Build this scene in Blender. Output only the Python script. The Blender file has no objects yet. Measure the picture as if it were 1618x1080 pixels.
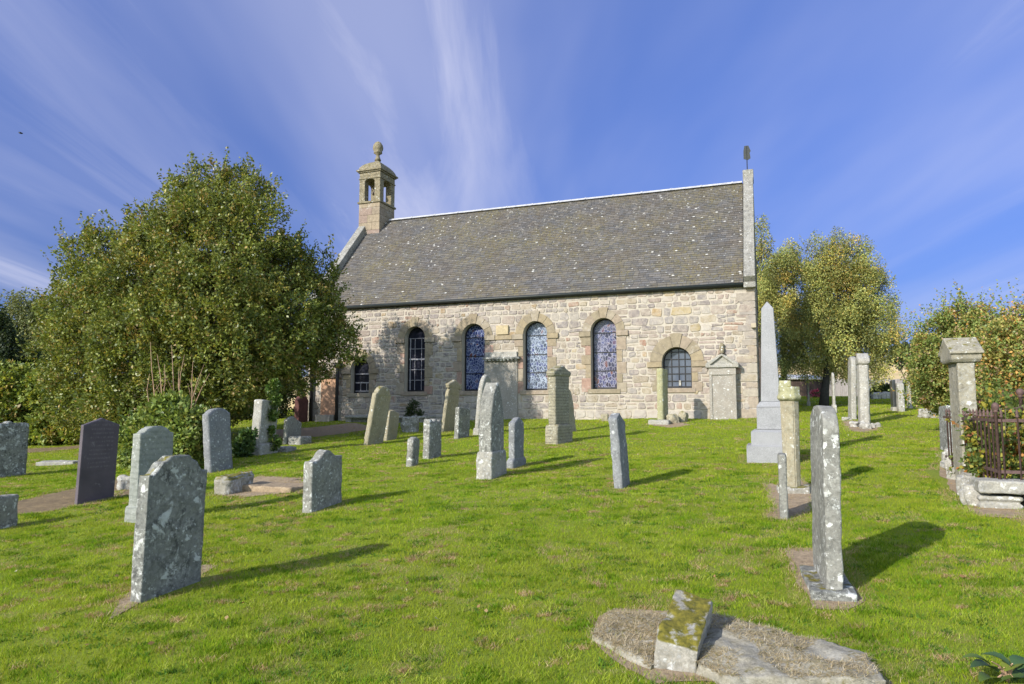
import bpy, bmesh, math, random
import numpy as np
from mathutils import Vector, Matrix, noise

random.seed(7)
RNG = np.random.default_rng(7)
scene = bpy.context.scene
COL = scene.collection
D = bpy.data

# ------------------------------------------------------------------ camera
FPX = 1618 * 24 / 36.0
PITCH = math.radians(5.3)
CP, SP = math.cos(PITCH), math.sin(PITCH)
EYE = 1.65


def ray(px, py):
    u, v = (px - 809) / FPX, (540 - py) / FPX
    return u, CP - v * SP, SP + v * CP


def at(px, py, Y):
    x, y, z = ray(px, py)
    return Vector((x / y * Y, Y, EYE + z / y * Y))


def proj(p):
    d = p[1] * CP + (p[2] - EYE) * SP
    v = -p[1] * SP + (p[2] - EYE) * CP
    return 809 + FPX * p[0] / d, 540 - FPX * v / d


def softclip(a, lo, hi, k):
    a = np.asarray(a, dtype=float)
    a = hi - k * np.logaddexp(0, (hi - a) / k)
    return lo + k * np.logaddexp(0, (a - lo) / k)


def terrain(x, y):
    x = np.asarray(x, dtype=float)
    y = np.asarray(y, dtype=float)
    z = .032 * softclip(x, -14, 14, 1.0) + .0453 * softclip(y, -12, 37.5, 1.5)
    z = z + .018 * np.sin(x * .9 + 1.3) * np.sin(y * .8 + .4) + .012 * np.sin(x * 2.1 + y * 1.3)
    return z


def tz(x, y):
    return float(terrain(x, y))


def ground(px, py):
    dx, dy, dz = ray(px, py)
    t, step = 1.0, .05
    while t < 300:
        if EYE + dz * t < tz(dx * t, dy * t):
            lo, hi = t - step, t
            for _ in range(24):
                m = (lo + hi) / 2
                if EYE + dz * m < tz(dx * m, dy * m):
                    hi = m
                else:
                    lo = m
            t = hi
            return Vector((dx * t, dy * t, tz(dx * t, dy * t)))
        step = .05 + t * .01
        t += step
    return Vector((dx * 60, dy * 60, tz(dx * 60, dy * 60)))


# church axes: E along the nave toward the right end, G toward the back
G = Vector((.349, .937, 0)).normalized()
E = Vector((.937, -.349, 0)).normalized()


# ------------------------------------------------------------------ helpers
def link(o, parent=None):
    COL.objects.link(o)
    if parent is not None:
        o.parent = parent
    return o


def tag(o, label=None, cat=None, group=None, kind=None):
    if label:
        o['label'] = label
    if cat:
        o['category'] = cat
    if group:
        o['group'] = group
    if kind:
        o['kind'] = kind
    return o


def empty(name, loc, rz=0.0, parent=None):
    o = D.objects.new(name, None)
    o.empty_display_size = .2
    link(o, parent)
    o.location = loc
    o.rotation_euler = (0, 0, rz)
    return o


def obj(name, bm, material, parent=None, smooth=False):
    me = D.meshes.new(name)
    bm.to_mesh(me)
    bm.free()
    return objm(name, me, material, parent, smooth)


def objm(name, me, material, parent=None, smooth=False):
    me.name = name
    if smooth:
        me.polygons.foreach_set('use_smooth', [True] * len(me.polygons))
    o = D.objects.new(name, me)
    for m in (material if isinstance(material, (list, tuple)) else [material]):
        me.materials.append(m)
    return link(o, parent)


def box(bm, x0, x1, y0, y1, z0, z1, mtx=None):
    vs = [bm.verts.new((x, y, z)) for z in (z0, z1) for y in (y0, y1) for x in (x0, x1)]
    for f in ((0, 2, 3, 1), (4, 5, 7, 6), (0, 1, 5, 4), (2, 6, 7, 3), (0, 4, 6, 2), (1, 3, 7, 5)):
        bm.faces.new([vs[i] for i in f])
    if mtx is not None:
        for v in vs:
            v.co = mtx @ v.co
    return vs


def prism(bm, outline, y0, y1):
    """closed prism: outline in (x, z), extruded along y"""
    a = [bm.verts.new((x, y0, z)) for x, z in outline]
    b = [bm.verts.new((x, y1, z)) for x, z in outline]
    n = len(outline)
    area = sum(outline[i][0] * outline[(i + 1) % n][1] - outline[(i + 1) % n][0] * outline[i][1] for i in range(n))
    if area < 0:
        a.reverse(); b.reverse()
    bm.faces.new(a)
    bm.faces.new(b[::-1])
    for i in range(n):
        bm.faces.new((a[(i + 1) % n], a[i], b[i], b[(i + 1) % n]))
    return a + b


def lathe(bm, prof, seg=16, c=(0, 0), ang=0):
    rings = []
    for r, z in prof:
        rings.append([bm.verts.new((c[0] + r * math.cos(ang + 2 * math.pi * k / seg), c[1] + r * math.sin(ang + 2 * math.pi * k / seg), z)) for k in range(seg)])
    for a, b in zip(rings, rings[1:]):
        for k in range(seg):
            bm.faces.new((a[k], a[(k + 1) % seg], b[(k + 1) % seg], b[k]))
    bm.faces.new(rings[0][::-1])
    bm.faces.new(rings[-1])


def tube(bm, pts, radii, seg=6):
    pts = [Vector(p) for p in pts]
    rings = []
    for i, p in enumerate(pts):
        t = (pts[min(i + 1, len(pts) - 1)] - pts[max(i - 1, 0)]).normalized()
        s = t.cross(Vector((.13, .95, .27))).normalized()
        u = t.cross(s)
        r = radii[i] if isinstance(radii, (list, tuple)) else radii
        rings.append([bm.verts.new(p + s * r * math.cos(2 * math.pi * k / seg) + u * r * math.sin(2 * math.pi * k / seg)) for k in range(seg)])
    for a, b in zip(rings, rings[1:]):
        for k in range(seg):
            bm.faces.new((a[k], b[k], b[(k + 1) % seg], a[(k + 1) % seg]))
    bm.faces.new(rings[0])
    bm.faces.new(rings[-1][::-1])


def bevel_all(bm, w, seg=1):
    bmesh.ops.recalc_face_normals(bm, faces=bm.faces[:])
    es = [e for e in bm.edges if len(e.link_faces) == 2 and e.calc_face_angle(0) > .5]
    bmesh.ops.bevel(bm, geom=es, offset=w, segments=seg, affect='EDGES', clamp_overlap=True)


def worn(bm, voxel, amp=.006, freq=7.0, seed=0.0, sharp=False):
    """voxel-weld overlapping closed pieces into one weathered stone"""
    bmesh.ops.recalc_face_normals(bm, faces=bm.faces[:])
    me = D.meshes.new('tmp')
    bm.to_mesh(me)
    bm.free()
    o = D.objects.new('tmp', me)
    COL.objects.link(o)
    m = o.modifiers.new('r', 'REMESH')
    m.mode = 'VOXEL'
    m.voxel_size = voxel
    dg = bpy.context.evaluated_depsgraph_get()
    me2 = D.meshes.new_from_object(o.evaluated_get(dg))
    D.objects.remove(o)
    D.meshes.remove(me)
    off = Vector((seed * 3.1, seed * 1.7, seed * 2.3))
    if amp > 0:
        cos = []
        for v in me2.vertices:
            p = v.co * freq + off
            d = noise.noise(p) * amp + noise.noise(p * 3.1) * amp * .45
            cos.append(v.co + v.normal * d)
        for v, c in zip(me2.vertices, cos):
            v.co = c
    me2.polygons.foreach_set('use_smooth', [True] * len(me2.polygons))
    return me2


def np_mesh(name, verts, k, cols=None):
    """mesh of n separate k-gons; verts (n, k, 3); cols (n, 3) one colour each"""
    n = len(verts)
    me = D.meshes.new(name)
    me.vertices.add(n * k)
    me.vertices.foreach_set('co', np.ascontiguousarray(verts, dtype=np.float32).ravel())
    me.loops.add(n * k)
    me.loops.foreach_set('vertex_index', np.arange(n * k, dtype=np.int32))
    me.polygons.add(n)
    me.polygons.foreach_set('loop_start', np.arange(0, n * k, k, dtype=np.int32))
    me.polygons.foreach_set('loop_total', np.full(n, k, dtype=np.int32))
    if cols is not None:
        a = me.attributes.new('Col', 'FLOAT_COLOR', 'POINT')
        c = np.ones((n, k, 4), dtype=np.float32)
        c[:, :, :3] = cols[:, None, :]
        a.data.foreach_set('color', c.ravel())
    me.update(calc_edges=True)
    return me


def colour_attr(me, cols):
    a = me.attributes.new('Col', 'FLOAT_COLOR', 'POINT')
    c = np.ones((len(me.vertices), 4), dtype=np.float32)
    c[:, :3] = np.array(cols)
    a.data.foreach_set('color', c.ravel())


# ------------------------------------------------------------------ materials
def unit(v):
    return v / np.maximum(1e-6, np.linalg.norm(v, axis=1, keepdims=True))


def palette(n, cols, w, rng, var=.2):
    idx = rng.choice(len(cols), n, p=np.array(w) / sum(w))
    c = np.array(cols)[idx]
    return c * rng.uniform(1 - var, 1 + var, (n, 1))


class NT:
    def __init__(self, name, rough=.9):
        self.m = D.materials.new(name)
        self.m.use_nodes = True
        self.t = self.m.node_tree
        self.b = self.t.nodes['Principled BSDF']
        self.b.inputs['Roughness'].default_value = rough
        self.b.inputs['Specular IOR Level'].default_value = .3
        self.co = None

    def n(self, typ, props=None, **ins):
        nd = self.t.nodes.new(typ)
        for k, v in (props or {}).items():
            setattr(nd, k, v)
        for k, v in ins.items():
            key = int(k[1:]) if k[0] == 'i' and k[1:].isdigit() else k.replace('_', ' ')
            self.put(nd.inputs[key], v)
        return nd

    def put(self, inp, v):
        if isinstance(v, bpy.types.Node):
            v = v.outputs[0]
        if isinstance(v, bpy.types.NodeSocket):
            self.t.links.new(v, inp)
        else:
            if isinstance(v, (tuple, list)) and len(v) == 3 and inp.type == 'RGBA':
                v = (*v, 1)
            inp.default_value = v

    def coords(self, rand=True):
        if self.co is None:
            tc = self.n('ShaderNodeTexCoord')
            o = tc.outputs['Object']
            if rand:
                oi = self.n('ShaderNodeObjectInfo')
                s = self.n('ShaderNodeMath', {'operation': 'MULTIPLY'}, i0=oi.outputs['Random'], i1=53.0)
                o = self.n('ShaderNodeVectorMath', {'operation': 'ADD'}, i0=o, i1=s.outputs[0]).outputs[0]
            self.co = o
        return self.co

    def noise(self, scale, detail=6, rough=.6, vec=None, dist=0):
        return self.n('ShaderNodeTexNoise', None, Vector=vec or self.coords(), Scale=scale, Detail=detail, Roughness=rough, Distortion=dist).outputs[0]

    def voro(self, scale, vec=None, feature='F1', rnd=1.0):
        return self.n('ShaderNodeTexVoronoi', {'feature': feature}, Vector=vec or self.coords(), Scale=scale, Randomness=rnd)

    def ramp(self, fac, *stops, interp='LINEAR'):
        nd = self.n('ShaderNodeValToRGB', None, Fac=fac)
        r = nd.color_ramp
        r.interpolation = interp
        while len(r.elements) < len(stops):
            r.elements.new(.5)
        for e, (p, c) in zip(r.elements, stops):
            e.position = p
            e.color = (c, c, c, 1) if isinstance(c, (int, float)) else (*c, 1)
        return nd.outputs[0]

    def step(self, fac, a, b):
        return self.n('ShaderNodeMapRange', {'clamp': True}, Value=fac, From_Min=a, From_Max=b).outputs[0]

    def math(self, op, a, b=0.0):
        return self.n('ShaderNodeMath', {'operation': op}, i0=a, i1=b).outputs[0]

    def mix(self, fac, a, b, mode='MIX'):
        nd = self.n('ShaderNodeMix', {'data_type': 'RGBA', 'blend_type': mode})
        self.put(nd.inputs[0], fac)
        self.put(nd.inputs[6], a)
        self.put(nd.inputs[7], b)
        return nd.outputs[2]

    def bump(self, h, strength=.4, dist=.02, prev=None):
        nd = self.n('ShaderNodeBump', None, Strength=strength, Distance=dist, Height=h)
        if prev is not None:
            self.put(nd.inputs['Normal'], prev)
        return nd.outputs[0]

    def done(self, col, normal=None, rough=None):
        self.put(self.b.inputs['Base Color'], col)
        if normal is not None:
            self.put(self.b.inputs['Normal'], normal)
        if rough is not None:
            self.put(self.b.inputs['Roughness'], rough)
        return self.m


def stone_mat(name, c1, c2, dark, white=.5, yellow=.2, moss=.0, grime=.5, rough=.92, scale=1.0, text=False, granite=False):
    t = NT(name, rough)
    a = t.noise(2.6 * scale, 5, .65)
    col = t.ramp(a, (.32, c1), (.68, c2))
    f = t.noise(60 * scale, 4, .7)
    col = t.mix(t.math('MULTIPLY', t.step(f, .40, .62), .5), col, dark)
    g = t.noise(9 * scale, 8, .72)
    col = t.mix(t.math('MULTIPLY', t.step(g, .47, .62), grime), col, dark)
    wn = t.noise(6.5 * scale, 7, .68, dist=.6)
    if white > 0:
        lo = .74 - .22 * white
        wm = t.step(wn, lo, lo + .05)
        col = t.mix(t.math('MULTIPLY', wm, .8), col, (.52, .53, .5))
        wob = t.n('ShaderNodeTexNoise', None, Vector=t.coords(), Scale=20 * scale, Detail=6, Roughness=.8).outputs[1]
        vv = t.n('ShaderNodeVectorMath', {'operation': 'ADD'}, i0=t.coords(), i1=t.n('ShaderNodeVectorMath', {'operation': 'SCALE'}, i0=wob, Scale=.12 / scale).outputs[0]).outputs[0]
        for sc_, thr, pk in ((11, .34, .74), (27, .38, .62)):
            sp = t.voro(sc_ * scale, vv)
            pick = t.n('ShaderNodeSeparateColor', None, Color=sp.outputs['Color'])
            rad = t.math('MULTIPLY', pick.outputs[1], thr)
            spm = t.math('MULTIPLY', t.math('LESS_THAN', sp.outputs['Distance'], rad), t.step(pick.outputs[0], pk - .35 * white, pk + .05 - .35 * white))
            spm = t.math('MULTIPLY', spm, t.step(t.noise(2.2 * scale, 4, .65), .38, .52))
            col = t.mix(t.math('MULTIPLY', spm, .8), col, (.56, .57, .54))
    if white > .2:
        sl = t.noise(30 * scale, 7, .8)
        pat = t.step(t.noise(4.5 * scale, 5, .7), .40, .58)
        col = t.mix(t.math('MULTIPLY', t.math('MULTIPLY', t.step(sl, .50, .58), pat), .35 + .4 * white), col, tuple(min(.42, x * 1.45 + .05) for x in c2))
    if yellow > 0:
        yn = t.noise(3.7 * scale, 7, .7, dist=.8)
        lo = .76 - .24 * yellow
        col = t.mix(t.math('MULTIPLY', t.step(yn, lo, lo + .08), .75), col, (.33, .25, .055))
    if moss > 0:
        geo = t.n('ShaderNodeNewGeometry')
        sx = t.n('ShaderNodeSeparateXYZ', None, Vector=geo.outputs['Normal'])
        up = t.step(sx.outputs[2], .35, .75)
        mn = t.step(t.noise(8 * scale, 6, .65), .62 - .3 * moss, .70 - .3 * moss)
        mc = t.ramp(t.noise(30, 4, .6), (.3, (.05, .05, .008)), (.7, (.19, .16, .02)))
        col = t.mix(t.math('MULTIPLY', up, mn), col, mc)
    h = t.math('ADD', t.math('MULTIPLY', g, .8), t.math('MULTIPLY', f, .35))
    if white > 0:
        h = t.math('ADD', h, t.math('MULTIPLY', wm, .15))
    nrm = t.bump(h, .7, .02)
    if text:
        tc = t.n('ShaderNodeTexCoord')
        sx = t.n('ShaderNodeSeparateXYZ', None, Vector=tc.outputs['Object'])
        rows = t.math('SINE', t.math('MULTIPLY', sx.outputs[2], 90.0))
        let = t.noise(1.0, 3, .8, vec=t.n('ShaderNodeVectorMath', {'operation': 'MULTIPLY'}, i0=tc.outputs['Object'], i1=(70, 5, 14)).outputs[0])
        carve = t.math('MULTIPLY', t.step(rows, .1, .4), t.step(let, .46, .52))
        col = t.mix(t.math('MULTIPLY', carve, .65), col, dark)
    return t.done(col, nrm)


M = {}
M['grey'] = stone_mat('lichen_grey_stone', (.175, .172, .15), (.26, .252, .22), (.06, .06, .053), .62, .25, grime=.7)
M['grey_dark'] = stone_mat('dark_lichen_stone', (.15, .152, .138), (.23, .23, .205), (.05, .051, .047), .80, .30, moss=.3, grime=.85)
M['tan'] = stone_mat('tan_sandstone', (.27, .235, .15), (.33, .29, .20), (.12, .105, .07), .28, .35, moss=.3)
M['tantext'] = stone_mat('tan_inscribed_sandstone', (.25, .225, .155), (.31, .28, .20), (.10, .09, .065), .28, .3, moss=.4, text=True)
M['pale'] = stone_mat('pale_grey_stone', (.27, .255, .21), (.36, .34, .29), (.11, .105, .09), .5, .15)
M['paletext'] = stone_mat('pale_inscribed_stone', (.21, .22, .195), (.27, .28, .245), (.15, .16, .14), .3, .15, text=True)
M['mossy'] = stone_mat('mossy_stone', (.24, .22, .18), (.34, .32, .28), (.08, .075, .05), .6, .3, moss=.72)
M['green'] = stone_mat('algae_green_stone', (.29, .28, .15), (.36, .34, .2), (.12, .12, .06), .3, .5, moss=.4)
M['white'] = stone_mat('white_weathered_stone', (.31, .295, .25), (.40, .38, .33), (.13, .12, .10), .6, .3, grime=.6)
M['bluegrey'] = stone_mat('blue_grey_stone', (.165, .17, .172), (.24, .244, .245), (.065, .068, .07), .35, .1)


def slate_mat():
    t = NT('purple_slate', .55)
    col = t.ramp(t.noise(3, 6, .6), (.3, (.062, .05, .06)), (.7, (.10, .082, .095)))
    col = t.mix(t.step(t.noise(11, 6, .7), .62, .72), col, (.15, .13, .14))
    tc = t.n('ShaderNodeTexCoord')
    sx = t.n('ShaderNodeSeparateXYZ', None, Vector=tc.outputs['Object'])
    rows = t.step(t.math('SINE', t.math('MULTIPLY', sx.outputs[2], 105.0)), .2, .5)
    let = t.step(t.noise(1.0, 3, .8, vec=t.n('ShaderNodeVectorMath', {'operation': 'MULTIPLY'}, i0=tc.outputs['Object'], i1=(80, 4, 15)).outputs[0]), .50, .54)
    zone = t.math('MULTIPLY', t.step(sx.outputs[2], .45, .48), t.math('LESS_THAN', t.math('ABSOLUTE', sx.outputs[0]), t.math('ADD', .12, t.math('MULTIPLY', t.noise(2, 2, .5), .12))))
    col = t.mix(t.math('MULTIPLY', t.math('MULTIPLY', rows, let), t.math('MULTIPLY', zone, .55)), col, (.17, .15, .155))
    return t.done(col, t.bump(t.noise(25, 5, .6), .2, .01))


M['pier'] = stone_mat('weathered_beige_pier', (.25, .225, .16), (.33, .305, .235), (.11, .10, .075), .35, .3, moss=.25, grime=.7)
M['slate'] = slate_mat()


def granite_mat(name, a, b, c, rough=.55):
    t = NT(name, rough)
    v = t.voro(150)
    col = t.ramp(t.noise(110, 2, .6), (.36, a), (.5, b), (.64, c))
    col = t.mix(.35, col, t.ramp(t.noise(4, 5, .6), (.3, a), (.7, c)))
    return t.done(col, t.bump(t.noise(90, 2, .5), .08, .004))


M['granite'] = granite_mat('pale_grey_granite', (.155, .155, .158), (.235, .235, .238), (.31, .31, .312))
M['granite_black'] = granite_mat('black_granite', (.02, .024, .024), (.032, .036, .035), (.05, .052, .05), .3)


def attr_stone_mat(name, bumps=.5, smear=.3):
    t = NT(name, .92)
    a = t.n('ShaderNodeAttribute', {'attribute_name': 'Col'}).outputs[0]
    co = t.coords(False)
    n1 = t.noise(7, 6, .7)
    col = t.mix(.75, a, t.ramp(n1, (.25, .62), (.5, 1.0), (.78, 1.45)), 'MULTIPLY')
    wn = t.noise(2.2, 8, .72, dist=.5)
    sm = t.noise(5.5, 8, .75, dist=.8)
    col = t.mix(t.math('MULTIPLY', t.step(sm, .42, .66), smear), col, (.375, .33, .27))
    pk = t.noise(.9, 6, .7)
    col = t.mix(t.math('MULTIPLY', t.step(pk, .48, .66), .35 * smear), col, (.29, .215, .18))
    lo = t.n('ShaderNodeSeparateXYZ', None, Vector=t.n('ShaderNodeTexCoord').outputs['Object']).outputs[2]
    low = t.math('MULTIPLY', t.step(t.math('ADD', lo, t.math('MULTIPLY', t.noise(.8, 4, .6), 1.6)), 2.1, .9), smear)
    wn = t.math('ADD', wn, t.math('MULTIPLY', low, .16))
    col = t.mix(t.math('MULTIPLY', t.step(wn, .57, .68), .7), col, (.38, .345, .30))
    yn = t.noise(1.6, 7, .7)
    col = t.mix(t.math('MULTIPLY', t.step(yn, .60, .70), .4), col, (.28, .22, .10))
    h = t.math('ADD', t.noise(14, 6, .7), t.math('MULTIPLY', t.noise(55, 4, .7), .5))
    return t.done(col, t.bump(h, bumps, .025))


M['rubble'] = attr_stone_mat('rubble_stone', .6, .85)
M['ashlar'] = attr_stone_mat('dressed_sandstone', .3, 0)


def mortar_mat():
    t = NT('lime_mortar', .95)
    col = t.ramp(t.noise(3, 8, .7), (.3, (.315, .28, .225)), (.7, (.425, .38, .315)))
    return t.done(col, t.bump(t.noise(40, 5, .7), .5, .02))


M['mortar'] = mortar_mat()


def roof_mat():
    t = NT('old_slate_roof', .8)
    a = t.n('ShaderNodeAttribute', {'attribute_name': 'Col'}).outputs[0]
    col = t.mix(.6, a, t.ramp(t.noise(18, 6, .7), (.3, .6), (.7, 1.4)), 'MULTIPLY')
    moss = t.math('MULTIPLY', t.step(t.noise(.62, 7, .66), .42, .64), t.step(t.noise(11, 6, .75), .44, .60))
    col = t.mix(t.math('MULTIPLY', moss, .7), col, (.175, .145, .045))
    brown = t.step(t.noise(.9, 6, .7), .45, .65)
    col = t.mix(t.math('MULTIPLY', brown, .3), col, (.105, .078, .05))
    geo = t.n('ShaderNodeTexCoord').outputs['Object']
    mp = t.n('ShaderNodeVectorMath', {'operation': 'MULTIPLY'}, i0=geo, i1=(1.0, 1.6, 1.6)).outputs[0]
    sp = t.voro(3.6, mp)
    edge = t.noise(26, 5, .8)
    d = t.math('ADD', sp.outputs['Distance'], t.math('MULTIPLY', edge, .22))
    pick = t.n('ShaderNodeSeparateColor', None, Color=sp.outputs['Color']).outputs[0]
    clus = t.step(t.noise(.9, 4, .6), .36, .60)
    m = t.math('MULTIPLY', t.step(d, .30, .25), t.math('GREATER_THAN', t.math('ADD', pick, t.math('MULTIPLY', clus, .30)), .955))
    sx = t.n('ShaderNodeSeparateXYZ', None, Vector=geo)
    col = t.mix(m, col, (.5, .49, .455))
    sp2 = t.voro(7.5, mp)
    pick2 = t.n('ShaderNodeSeparateColor', None, Color=sp2.outputs['Color']).outputs[1]
    m2 = t.math('MULTIPLY', t.step(t.math('ADD', sp2.outputs['Distance'], t.math('MULTIPLY', edge, .2)), .34, .28), t.step(pick2, .87, .89))
    col = t.mix(t.math('MULTIPLY', m2, .8), col, (.5, .5, .46))
    return t.done(col, t.bump(t.noise(30, 5, .7), .35, .015))


M['roof'] = roof_mat()


def plain(name, c, rough=.6, var=.25, scale=8, metal=0, bump=.15):
    t = NT(name, rough)
    k1 = tuple(x * (1 - var) for x in c)
    k2 = tuple(min(1, x * (1 + var)) for x in c)
    t.b.inputs['Metallic'].default_value = metal
    return t.done(t.ramp(t.noise(scale, 6, .65), (.3, k1), (.7, k2)), t.bump(t.noise(scale * 4, 4, .6), bump, .01))


M['coping'] = stone_mat('skew_coping_stone', (.21, .20, .17), (.30, .285, .25), (.085, .08, .068), .5, .3, grime=.8)
M['belfry'] = stone_mat('belfry_sandstone', (.19, .16, .10), (.27, .23, .15), (.075, .065, .045), .2, .3, moss=.35, grime=.8)
M['ridge'] = plain('lead_ridge', (.36, .36, .37), .6, .25)
M['gutter'] = plain('painted_gutter', (.018, .022, .02), .45, .2)
M['pipe'] = plain('dark_downpipe', (.025, .022, .024), .5, .2)
M['winframe'] = plain('dark_window_frame', (.012, .012, .014), .5, .2)
M['winbar'] = plain('grey_glazing_bar', (.32, .31, .33), .6, .2)
M['barblack'] = plain('black_iron_bar', (.012, .012, .012), .5, .2)
M['render'] = stone_mat('cement_panel', (.245, .22, .185), (.315, .285, .24), (.16, .145, .12), .25, .05, grime=.3)
M['pinkdoor'] = plain('pink_sandstone_panel', (.36, .215, .135), .9, .2, 5)
M['redstone'] = plain('shaded_red_sandstone', (.085, .035, .03), .9, .25, 6)  # base colour darkened to carry the deep shade around this stone
M['iron'] = plain('rusty_iron', (.10, .062, .055), .75, .4, 30, .2)
M['bark'] = plain('bark', (.085, .065, .05), .95, .4, 14, 0, .8)
M['bark_pale'] = plain('pale_dry_stem', (.34, .22, .14), .9, .3, 14)
M['bark_dark'] = plain('dark_trunk_bark', (.03, .028, .025), .95, .35, 10, 0, .8)
M['bell'] = plain('bell_bronze', (.16, .12, .10), .5, .3, 8, .6)


def glass_mat(name, base, lead=None, scale=9.0, rough=.12):
    t = NT(name, rough)
    t.b.inputs['Specular IOR Level'].default_value = .28
    if lead is None:
        return t.done(t.ramp(t.noise(2.0, 3, .5), (.3, base), (.7, tuple(x * 1.8 for x in base))), t.bump(t.noise(1.5, 2, .5), .05, .05))
    co = t.coords()
    st = t.n('ShaderNodeVectorMath', {'operation': 'MULTIPLY'}, i0=co, i1=(1.35, 1, .9)).outputs[0]
    wob = t.noise(14, 3, .6)
    v = t.voro(scale, st, 'DISTANCE_TO_EDGE')
    v2 = t.voro(scale * 2.1, st, 'DISTANCE_TO_EDGE')
    thr = t.math('ADD', .045, t.math('MULTIPLY', wob, .03))
    l1 = t.math('LESS_THAN', v.outputs['Distance'], thr)
    l2 = t.math('MULTIPLY', t.math('LESS_THAN', v2.outputs['Distance'], .05), t.step(t.noise(2, 2, .5), .50, .56))
    l = t.math('MAXIMUM', l1, l2)
    cell = t.voro(scale, st)
    sc = t.n('ShaderNodeSeparateColor', None, Color=cell.outputs['Color'])
    g = t.ramp(sc.outputs[0], (.0, base), (.55, tuple(x * 1.9 for x in base)), (.9, (.05, .06, .15)), (.97, (.10, .04, .04)))
    col = t.mix(t.math('MULTIPLY', l, .9), g, lead)
    r = t.math('ADD', t.math('MULTIPLY', l, .5), rough)
    return t.done(col, t.bump(t.noise(6, 3, .5), .25, .02), r)


M['glass_dark'] = glass_mat('dark_glass', (.012, .013, .02))
M['glass_pane'] = glass_mat('reflection_grey_glass', (.05, .06, .08))  # base colour lightened to stand in for reflections on the panes
M['lead_a'] = glass_mat('leaded_glass_blue', (.014, .02, .06), (.20, .235, .34), 8.5)
M['lead_b'] = glass_mat('leaded_glass_pale', (.035, .045, .07), (.30, .35, .42), 8.5)
M['lead_c'] = glass_mat('leaded_glass_violet', (.016, .016, .035), (.22, .22, .28), 7.5)


def leaf_mat(name, rough=.45, trans=.3, spec=.4):
    t = NT(name, rough)
    a = t.n('ShaderNodeAttribute', {'attribute_name': 'Col'}).outputs[0]
    t.b.inputs['Specular IOR Level'].default_value = spec
    t.done(a)
    tr = t.n('ShaderNodeBsdfTranslucent', None, Color=t.mix(1.0, a, (1.25, 1.2, .6), 'MULTIPLY'))
    mx = t.n('ShaderNodeMixShader', None, Fac=trans)
    t.put(mx.inputs[1], t.b.outputs[0])
    t.put(mx.inputs[2], tr.outputs[0])
    t.put(t.t.nodes['Material Output'].inputs[0], mx.outputs[0])
    return t.m


M['leaf'] = leaf_mat('leaf_surface', .5, .3, .35)
M['leaf_gloss'] = leaf_mat('holly_leaf_surface', .42, .3, .35)
M['blade'] = leaf_mat('grass_blade', .7, .4, .08)


def lawn_mat():
    t = NT('lawn_turf', .95)
    tc = t.n('ShaderNodeTexCoord').outputs['Object']
    a = t.noise(.5, 6, .65, vec=tc)
    col = t.ramp(a, (.3, (.12, .17, .01)), (.7, (.19, .22, .02)))
    f = t.noise(45, 5, .75, vec=tc)
    col = t.mix(.8, col, t.ramp(f, (.3, .45), (.6, 1.2)), 'MULTIPLY')
    br = t.step(t.noise(2.6, 7, .75, vec=tc), .62, .70)
    col = t.mix(t.math('MULTIPLY', br, .5), col, (.20, .145, .05))
    # beyond the churchyard: pasture
    return t.done(col, t.bump(f, .5, .03))


M['lawn'] = lawn_mat()


def soil_mat(name, c1, c2, sc=14):
    t = NT(name, .97)
    tc = t.n('ShaderNodeTexCoord').outputs['Object']
    f = t.noise(sc * 3, 6, .75, vec=tc)
    col = t.ramp(t.noise(sc, 6, .7, vec=tc), (.3, c1), (.7, c2))
    col = t.mix(.7, col, t.ramp(f, (.3, .5), (.65, 1.3)), 'MULTIPLY')
    return t.done(col, t.bump(f, .7, .03))


M['soil'] = soil_mat('bare_soil', (.21, .155, .10), (.37, .285, .185))
M['path'] = soil_mat('leafy_gravel_path', (.12, .085, .05), (.24, .175, .09), 5)
M['field'] = soil_mat('stubble_field', (.50, .37, .17), (.62, .47, .23), .05)
M['woods'] = soil_mat('dark_wood', (.02, .03, .012), (.045, .06, .02), .3)


def wood_mat(name, c):
    t = NT(name, .9)
    tc = t.n('ShaderNodeTexCoord').outputs['Object']
    a = t.n('ShaderNodeAttribute', {'attribute_name': 'Col'}).outputs[0]
    g = t.noise(3, 6, .7, vec=t.n('ShaderNodeVectorMath', {'operation': 'MULTIPLY'}, i0=tc, i1=(6, 6, .5)).outputs[0])
    return t.done(t.mix(.7, a, t.ramp(g, (.3, .6), (.7, 1.25)), 'MULTIPLY'), t.bump(g, .3, .02))


M['wood'] = wood_mat('weathered_boards', None)

# ------------------------------------------------------------------ gravestones
FOOT = []   # (cx, cy, ang, half_w, half_t, pad) footprints kept clear of grass
GROUP = 'gravestones in the churchyard'


def along(P, d, px):
    """distance to go from P along d until the picture column px"""
    dep = P[1] * CP + (P[2] - EYE) * SP
    fx = px - 809
    return (fx * dep - FPX * P[0]) / (FPX * d[0] - fx * d[1] * CP)


def z_for(py, x, y):
    v = (540 - py) / FPX
    return EYE + (SP + v * CP) / (CP - v * SP) * y


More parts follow.
